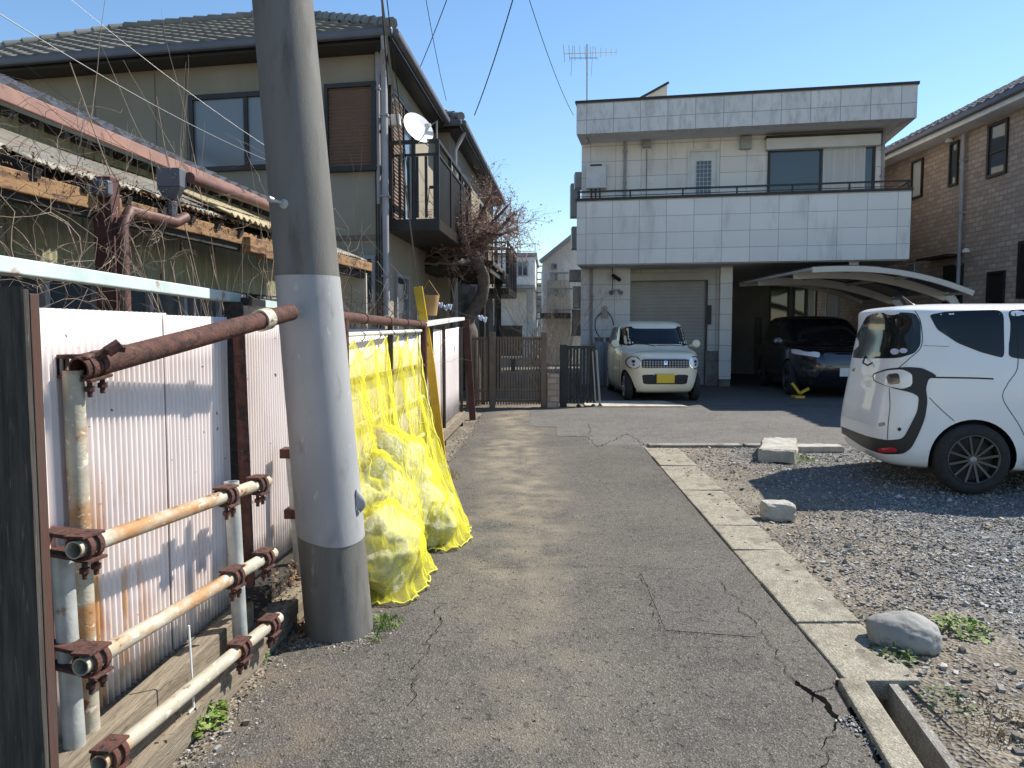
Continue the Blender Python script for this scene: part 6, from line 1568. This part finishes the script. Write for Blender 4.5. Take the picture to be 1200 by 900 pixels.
mb = MB(); mb.beam((x1+.03, 13.47, 1.10), (x1+.10, 13.47, .14), .035, .04, (0,1,0)); mb.beam((x1-.04, 13.44, 1.08), (x1+.02, 13.44, .2), .025, .02, (0,1,0)); mb.build('end_stile', 'alu_grey', ag, bevel=.004)
for k in (-.28, -.02, .10): mb = MB(); mb.lathe([(.03,-.015),(.04,-.01),(.04,.01),(.03,.015)], (x1+k, 13.42, .12), (0,1,0), 16); mb.build('wheel', 'black', ag, smooth=True)
# shrub behind the pier
bramble((.72, 14.6, .1), 'grey twiggy shrub growing behind the brick pier beside the white house', 20, 1.5, .006, 31, 'vine', up=.8, grav=0, wob=.6, spread=(.12,.5), depth=3, kids=(2,4), cat='shrub', group=None, name='shrub')
bramble((.75, 16.2, .1), 'dark leafless shrub further back against the side wall of the white house', 18, 2.1, .006, 32, 'vine_dark', up=.8, grav=0, wob=.6, spread=(.15,.6), depth=3, kids=(2,4), cat='shrub', group=None, name='shrub')
t = thing('basket', 'orange brown wicker basket hanging behind the top of the yellow guard', 'basket', at(503, 360, 9.3))
c = at(503, 358, 9.3); mb = MB(); mb.lathe([(.09,-.12),(.115,.06),(.125,.12),(.118,.12),(.105,.05),(.08,-.11)], c, (0,0,1), 20); mb.build('weave', 'basket', t, smooth=True)
mb = MB(); mb.tube([c+Vector((-.12,0,.12)), c+Vector((0,0,.30)), c+Vector((.12,0,.12))], .006, 6); mb.build('handle', 'basket', t)
t = thing('clothes_line', 'blue white pegs on a short line behind the white capped fence', 'clothes line', at(520, 360, 11))
mb = MB(); mb.tube([at(505,355,10), at(525,362,11), at(568,376,12.2)], .004, 5); mb.build('line', 'wire', t)
mb = MB()
for q in ((515,358),(521,361),(526,360),(562,373),(567,375)): c = at(q[0], q[1]+2, 11); mb.obox(c, (.02,.01,.07), (.01,.02,0), (.02,0,-.01)); mb.obox(c, (-.03,.01,.06), (.01,.02,0), (.02,0,.01))
mb.build('pegs', 'bluegrey', t)
# distant houses
fh = thing('raised_white_house', 'distant pale two storey house whose upper floor stands on a column over a dark carport', 'house', (1, 38, 0))
DP = Plane((0, 38), (1, -.05)); ua, zt = DP.sz(560, 301); ub, _ = DP.sz(627, 301); _, zb_ = DP.sz(610, 334)
mb = MB(); mb.wbox(DP, ua, ub, zb_, zt-.02, -7, 0); mb.wbox(DP, ua, ub, 0, zb_, -7, -4); mb.build('wall', 'white_wall', fh)
mb = MB(); mb.wbox(DP, ua-.1, ub+.1, zt, zt+.18, -7, .12); mb.wbox(DP, ua, ub, zb_-.15, zb_-.02, -3.9, .05); mb.build('roof_slab', 'alu_grey', fh)
win(DP, 606, 306, 619, 324, fh, frame='pipe_grey', mull=(.5,), fr=.06)
mb = MB(); u, _ = DP.sz(621, 350); mb.wbox(DP, u-.18, u+.18, 0, zb_-.15, -.5, -.1); mb.beam(DP.pt(u-.1, zb_-.3, -.3), DP.pt(u-1.3, zb_-.16, -.3), .1, .1); mb.build('column', 'alu_grey', fh)
mb = MB(); mb.wbox(DP, ua, ub, .0, 1.7, -3.9, -2.0); mb.build('carport_shade_block', 'dark_frame', fh)  # solid dark block in place of the carport shade below the upper floor
mb = MB(); a, z1_ = DP.sz(613, 375); b, z0_ = DP.sz(630, 392); mb.wbox(DP, a, b, 0, z1_, .5, 1.2); mb.build('white_cabinet', 'white_wall', fh)
mb = MB(); a, z = DP.sz(606, 301); b, z2 = DP.sz(627, 284)
for (p, q) in (((a, z+.15), (a, z2)), ((b, z+.15), (b, z2)), ((a, z2-.05), (b, z2-.05)), ((a, z2-.4), (b, z2-.4))): mb.tube([DP.pt(p[0], p[1], -.3), DP.pt(q[0], q[1], -.3)], .02, 4)
mb.build('roof_rail', 'alu_grey', fh)
mb = MB()
for k in range(9): z = 2+.33*k; mb.wbox(DP, ub+.05, ub+.55, z, z+.05, -1, -.9)
mb.wbox(DP, ub+.05, ub+.1, 0, 5.0, -1.05, -.95); mb.wbox(DP, ub+.5, ub+.55, 0, 5.0, -1.05, -.95); mb.build('escape_ladder', 'dark_frame', fh)
bk = thing('distant_apartment_block', 'pale distant building just visible in the gap beyond the end of the lane', 'building', (3, 62, 0))
mb = MB(); mb.box((-3, 60, 0), (9, 68, 4.9)); mb.build('wall', 'cream_wall', bk); mb = MB(); mb.box((-3.2, 59.8, 4.9), (9.2, 68.2, 5.1)); mb.build('roof_slab', 'alu_grey', bk)
for k in range(6): mb = MB(); mb.box((-2+1.7*k, 59.93, 2.9), (-1+1.7*k, 59.99, 4.1)); mb.build('window', 'glass_win', bk)
fg = thing('gabled_white_house', 'distant pale house with a steep sloping gable beside the white tiled house', 'house', (2, 30, 0))
EP = Plane((1.0, 30), (1, -.03)); P0 = [EP.sz(*q) for q in ((636,395),(636,306),(648,295),(672,277),(672,395))]
P0[0] = (P0[0][0], 0); P0[-1] = (P0[-1][0], 0); pk_ = P0[3]; P0 = P0[:4] + [(pk_[0]+1.5, pk_[1]+.1), (pk_[0]+4, pk_[1]-1.6), (pk_[0]+4, 0)]
mb = MB(); mb.prism([EP.pt(u, z) for u, z in P0], -EP.n*7); mb.build('wall', 'white_wall', fg)
mb = MB(); 
for (p, q) in ((P0[1], P0[3]), (P0[3], P0[4])): mb.beam(EP.pt(p[0]-.1, p[1]-.05, .1)+EP.n*.1, EP.pt(q[0], q[1]+.03, .2), .5, .14, (0,0,1))
mb.build('verge', 'alu_grey', fg)
mb = MB(); a, z1_ = EP.sz(641, 322); b, z0_ = EP.sz(668, 392); mb.wbox(EP, a+.0, b, 0, z1_-.2, .0, .03); mb.build('recess_wall', 'cream_wall', fg)
win(EP, 646, 309, 653, 316, fg, fr=.04, frame='pipe_grey')
mb = MB()
for z in (3.0, 3.6, 2.2): mb.wbox(EP, a+.1, b+.2, z, z+.06, .4, .5); mb.wbox(EP, a+.3, a+.4, z-.2, z+.06, .0, .4)
mb.build('balcony_rails', 'alu_grey', fg)
mb = MB(); mb.wbox(EP, P0[1][0]-.1, P0[1][0]+2.5, 1.9, 2.1, .05, 1.0); mb.build('canopy', 'dark_frame', fg)

# ------------------------------------------------------------------ brick clad house, right
BX = 10.0; BWp = Plane((BX, 22.0), (0, -1)); BWp.n = Vector((-1, 0, 0))      # u runs towards the viewer
bh = thing('brick_house', 'tan brick clad two storey house with dark tiled roof at the right edge', 'house', (BX, 15, 0))
def bu_(px, py): return BWp.sz(px, py)
zbe = bu_(1049, 190)[1]
mb = MB(); mb.wbox(BWp, 0, 7.7, 0, zbe, -7, 0); mb.prism([BWp.pt(7.7, zbe, 0), BWp.pt(7.7, zbe, -7), BWp.pt(7.7, zbe+2.0, -3.9)], (0, .12, 0)); mb.wbox(BWp, -7, -.002, 0, zbe-.3, -7, 0); mb.build('wall', 'brick', bh, uv=True)
mb = MB(); mb.wbox(BWp, -.4, 8.1, zbe-.02, zbe+.17, -.5, .42); mb.build('eaves_fascia', 'white_paint', bh, bevel=.01)
mb = MB(); mb.wbox(BWp, -.45, 8.15, zbe+.08, zbe+.20, .421, .53); mb.build('gutter', 'gutter_grey', bh, bevel=.03)
Ub = (Vector((1,0,0))*.885+Vector((0,0,1))*.465).normalized()
mb = MB(); P = BWp.pt(8.15, zbe+.2, .48); A_ = -BWp.d; tile_face(mb, P, A_, Ub, [(0,0),(8.6,0),(5.2,4.5),(0,4.5)], pitch=.30, row=.28, amp=.03); ro = mb.build('roof', 'tile_dark', bh, smooth=True, ang=45)
mb = MB(); N = A_.cross(Ub).normalized(); N = N if N.z > 0 else -N; mb.add([P+A_*a+Ub*u-N*.03 for a, u in ((0,0),(8.6,0),(5.2,4.5),(0,4.5))], [(0,1,2,3)]); mb.build('roof_deck', 'tile_dark', ro)
mb = MB(); mb.prism([BWp.pt(0, zbe+.2, .4), BWp.pt(0, zbe+.2, -7), BWp.pt(3.2, zbe+2.2, -3.6)], (0,-.02,0)); mb.build('roof_end', 'tile_dark', ro)
win(BWp, 1070, 190, 1083, 234, bh, fr=.05, name='window', glass='curtain'); win(BWp, 1115, 168, 1125, 219, bh, fr=.05); win(BWp, 1160, 147, 1183, 209, bh, fr=.06, trans=(.45,), mull=())
win(BWp, 1159, 319, 1179, 360, bh, fr=.06, glass='dark_frame'); win(BWp, 1196, 283, 1250, 350, bh, fr=.07, glass='dark_frame')
u, z = bu_(1163, 180); 
vpipe(BWp, 1134, 157, 340, .045, 'pipe_grey', bh, off=.08)
a, z1_ = bu_(1088, 305); b, _ = bu_(1131, 299); mb = MB(); mb.wbox(BWp, a+.1, b-.1, z1_-.03, z1_+.02, .0, .35); mb.build('porch_canopy', 'dark_frame', bh)
a2, z2 = bu_(1108, 306); b2, _ = bu_(1130, 306); mb = MB(); mb.wbox(BWp, a2, b2, .1, z2-.12, .0, .05); mb.build('porch_door', 'dark_frame', bh)
for q in ((1116, 167), (1136, 296)):
    u, z = bu_(*q); mb = MB(); mb.lathe([(.001,.1),(.05,.09),(.085,.03),(.085,0),(.001,0)], BWp.pt(u, z-.0, .07), (0,0,1), 16); mb.tube([BWp.pt(u, z+.05, 0), BWp.pt(u, z+.05, .07)], .02, 6); mb.build('round_lamp' if q[1] < 200 else 'dome_vent', 'white_paint', bh, smooth=True)
mb = MB(); u, z = bu_(1072, 312); mb.wbox(BWp, u, u+.35, z-.35, z+.05, .02, .2); mb.build('meter_box', 'alu_grey', bh, bevel=.02)
mb = MB(); N2 = Vector((.885, 0, -.465)); P2 = P+Ub*4.5; mb.add([P2, P2+A_*8.6, P2+A_*8.6+N2*4.2, P2+N2*4.2], [(0,1,2,3)]); mb.build('rear_roof', 'tile_dark', ro, solid=.05)
M['carport_beige'] = pmat('beige_aluminium', (.46,.44,.40), (.42,.40,.365), 3, .45, .2)
# ------------------------------------------------------------------ cantilever carport
cp = thing('carport', 'curved cantilever carport with grey arched beams and smoked roof sheets', 'carport', (8.5, 15, 0))
XL, XR = 5.42, 8.35
def arc(t_, Y): x = XL+(XR-XL)*t_; z = 2.585 + .05*math.sin(t_*PI) - .42*t_**2.4; return Vector((x, Y, z))
ys_ = (11.0, 12.3, 13.6, 14.9)
for i, Y in enumerate((14.0, 14.9, 17.0, 18.4)):
    h = .10 if i in (0, 3) else .16; mb = MB(); n = 20
    for k in range(n): mb.beam(arc(k/n, Y)-Vector((0,0,h/2)), arc((k+1.02)/n, Y)-Vector((0,0,h/2)), .07, h)
    if i in (1, 2):
        for k in range(8): a0_, a1_ = k/8*PI/2, (k+1)/8*PI/2; p = Vector((XR+.22*math.sin(a0_), Y, 2.165-.30*(1-math.cos(a0_))-.06)); q = Vector((XR+.22*math.sin(a1_), Y, 2.165-.30*(1-math.cos(a1_))-.06)); mb.beam(p, q+(q-p)*.05, .08, .16, (1,0,.1))
    mb.build('arched_beam', 'carport_beige', cp, bevel=.006)
mb = MB(); mb.grid(24, 2, lambda u, v: arc(u, 14.0+4.4*v)+Vector((0,0,.015))); mb.build('roof_sheet', 'polycarb', cp, smooth=True, solid=.008)
mb = MB()
for t_ in (.0, .33, .66, 1): a = arc(t_, 14.0); b = arc(t_, 18.4); mb.beam(a+Vector((0,0,-.03)), b+Vector((0,0,-.03)), .04, .05)
mb.build('purlins', 'carport_beige', cp)
for Y in (14.9, 17.0): mb = MB(); mb.box((XR+.15, Y-.07, 0), (XR+.29, Y+.07, 1.9)); mb.build('post', 'carport_beige', cp, bevel=.006)
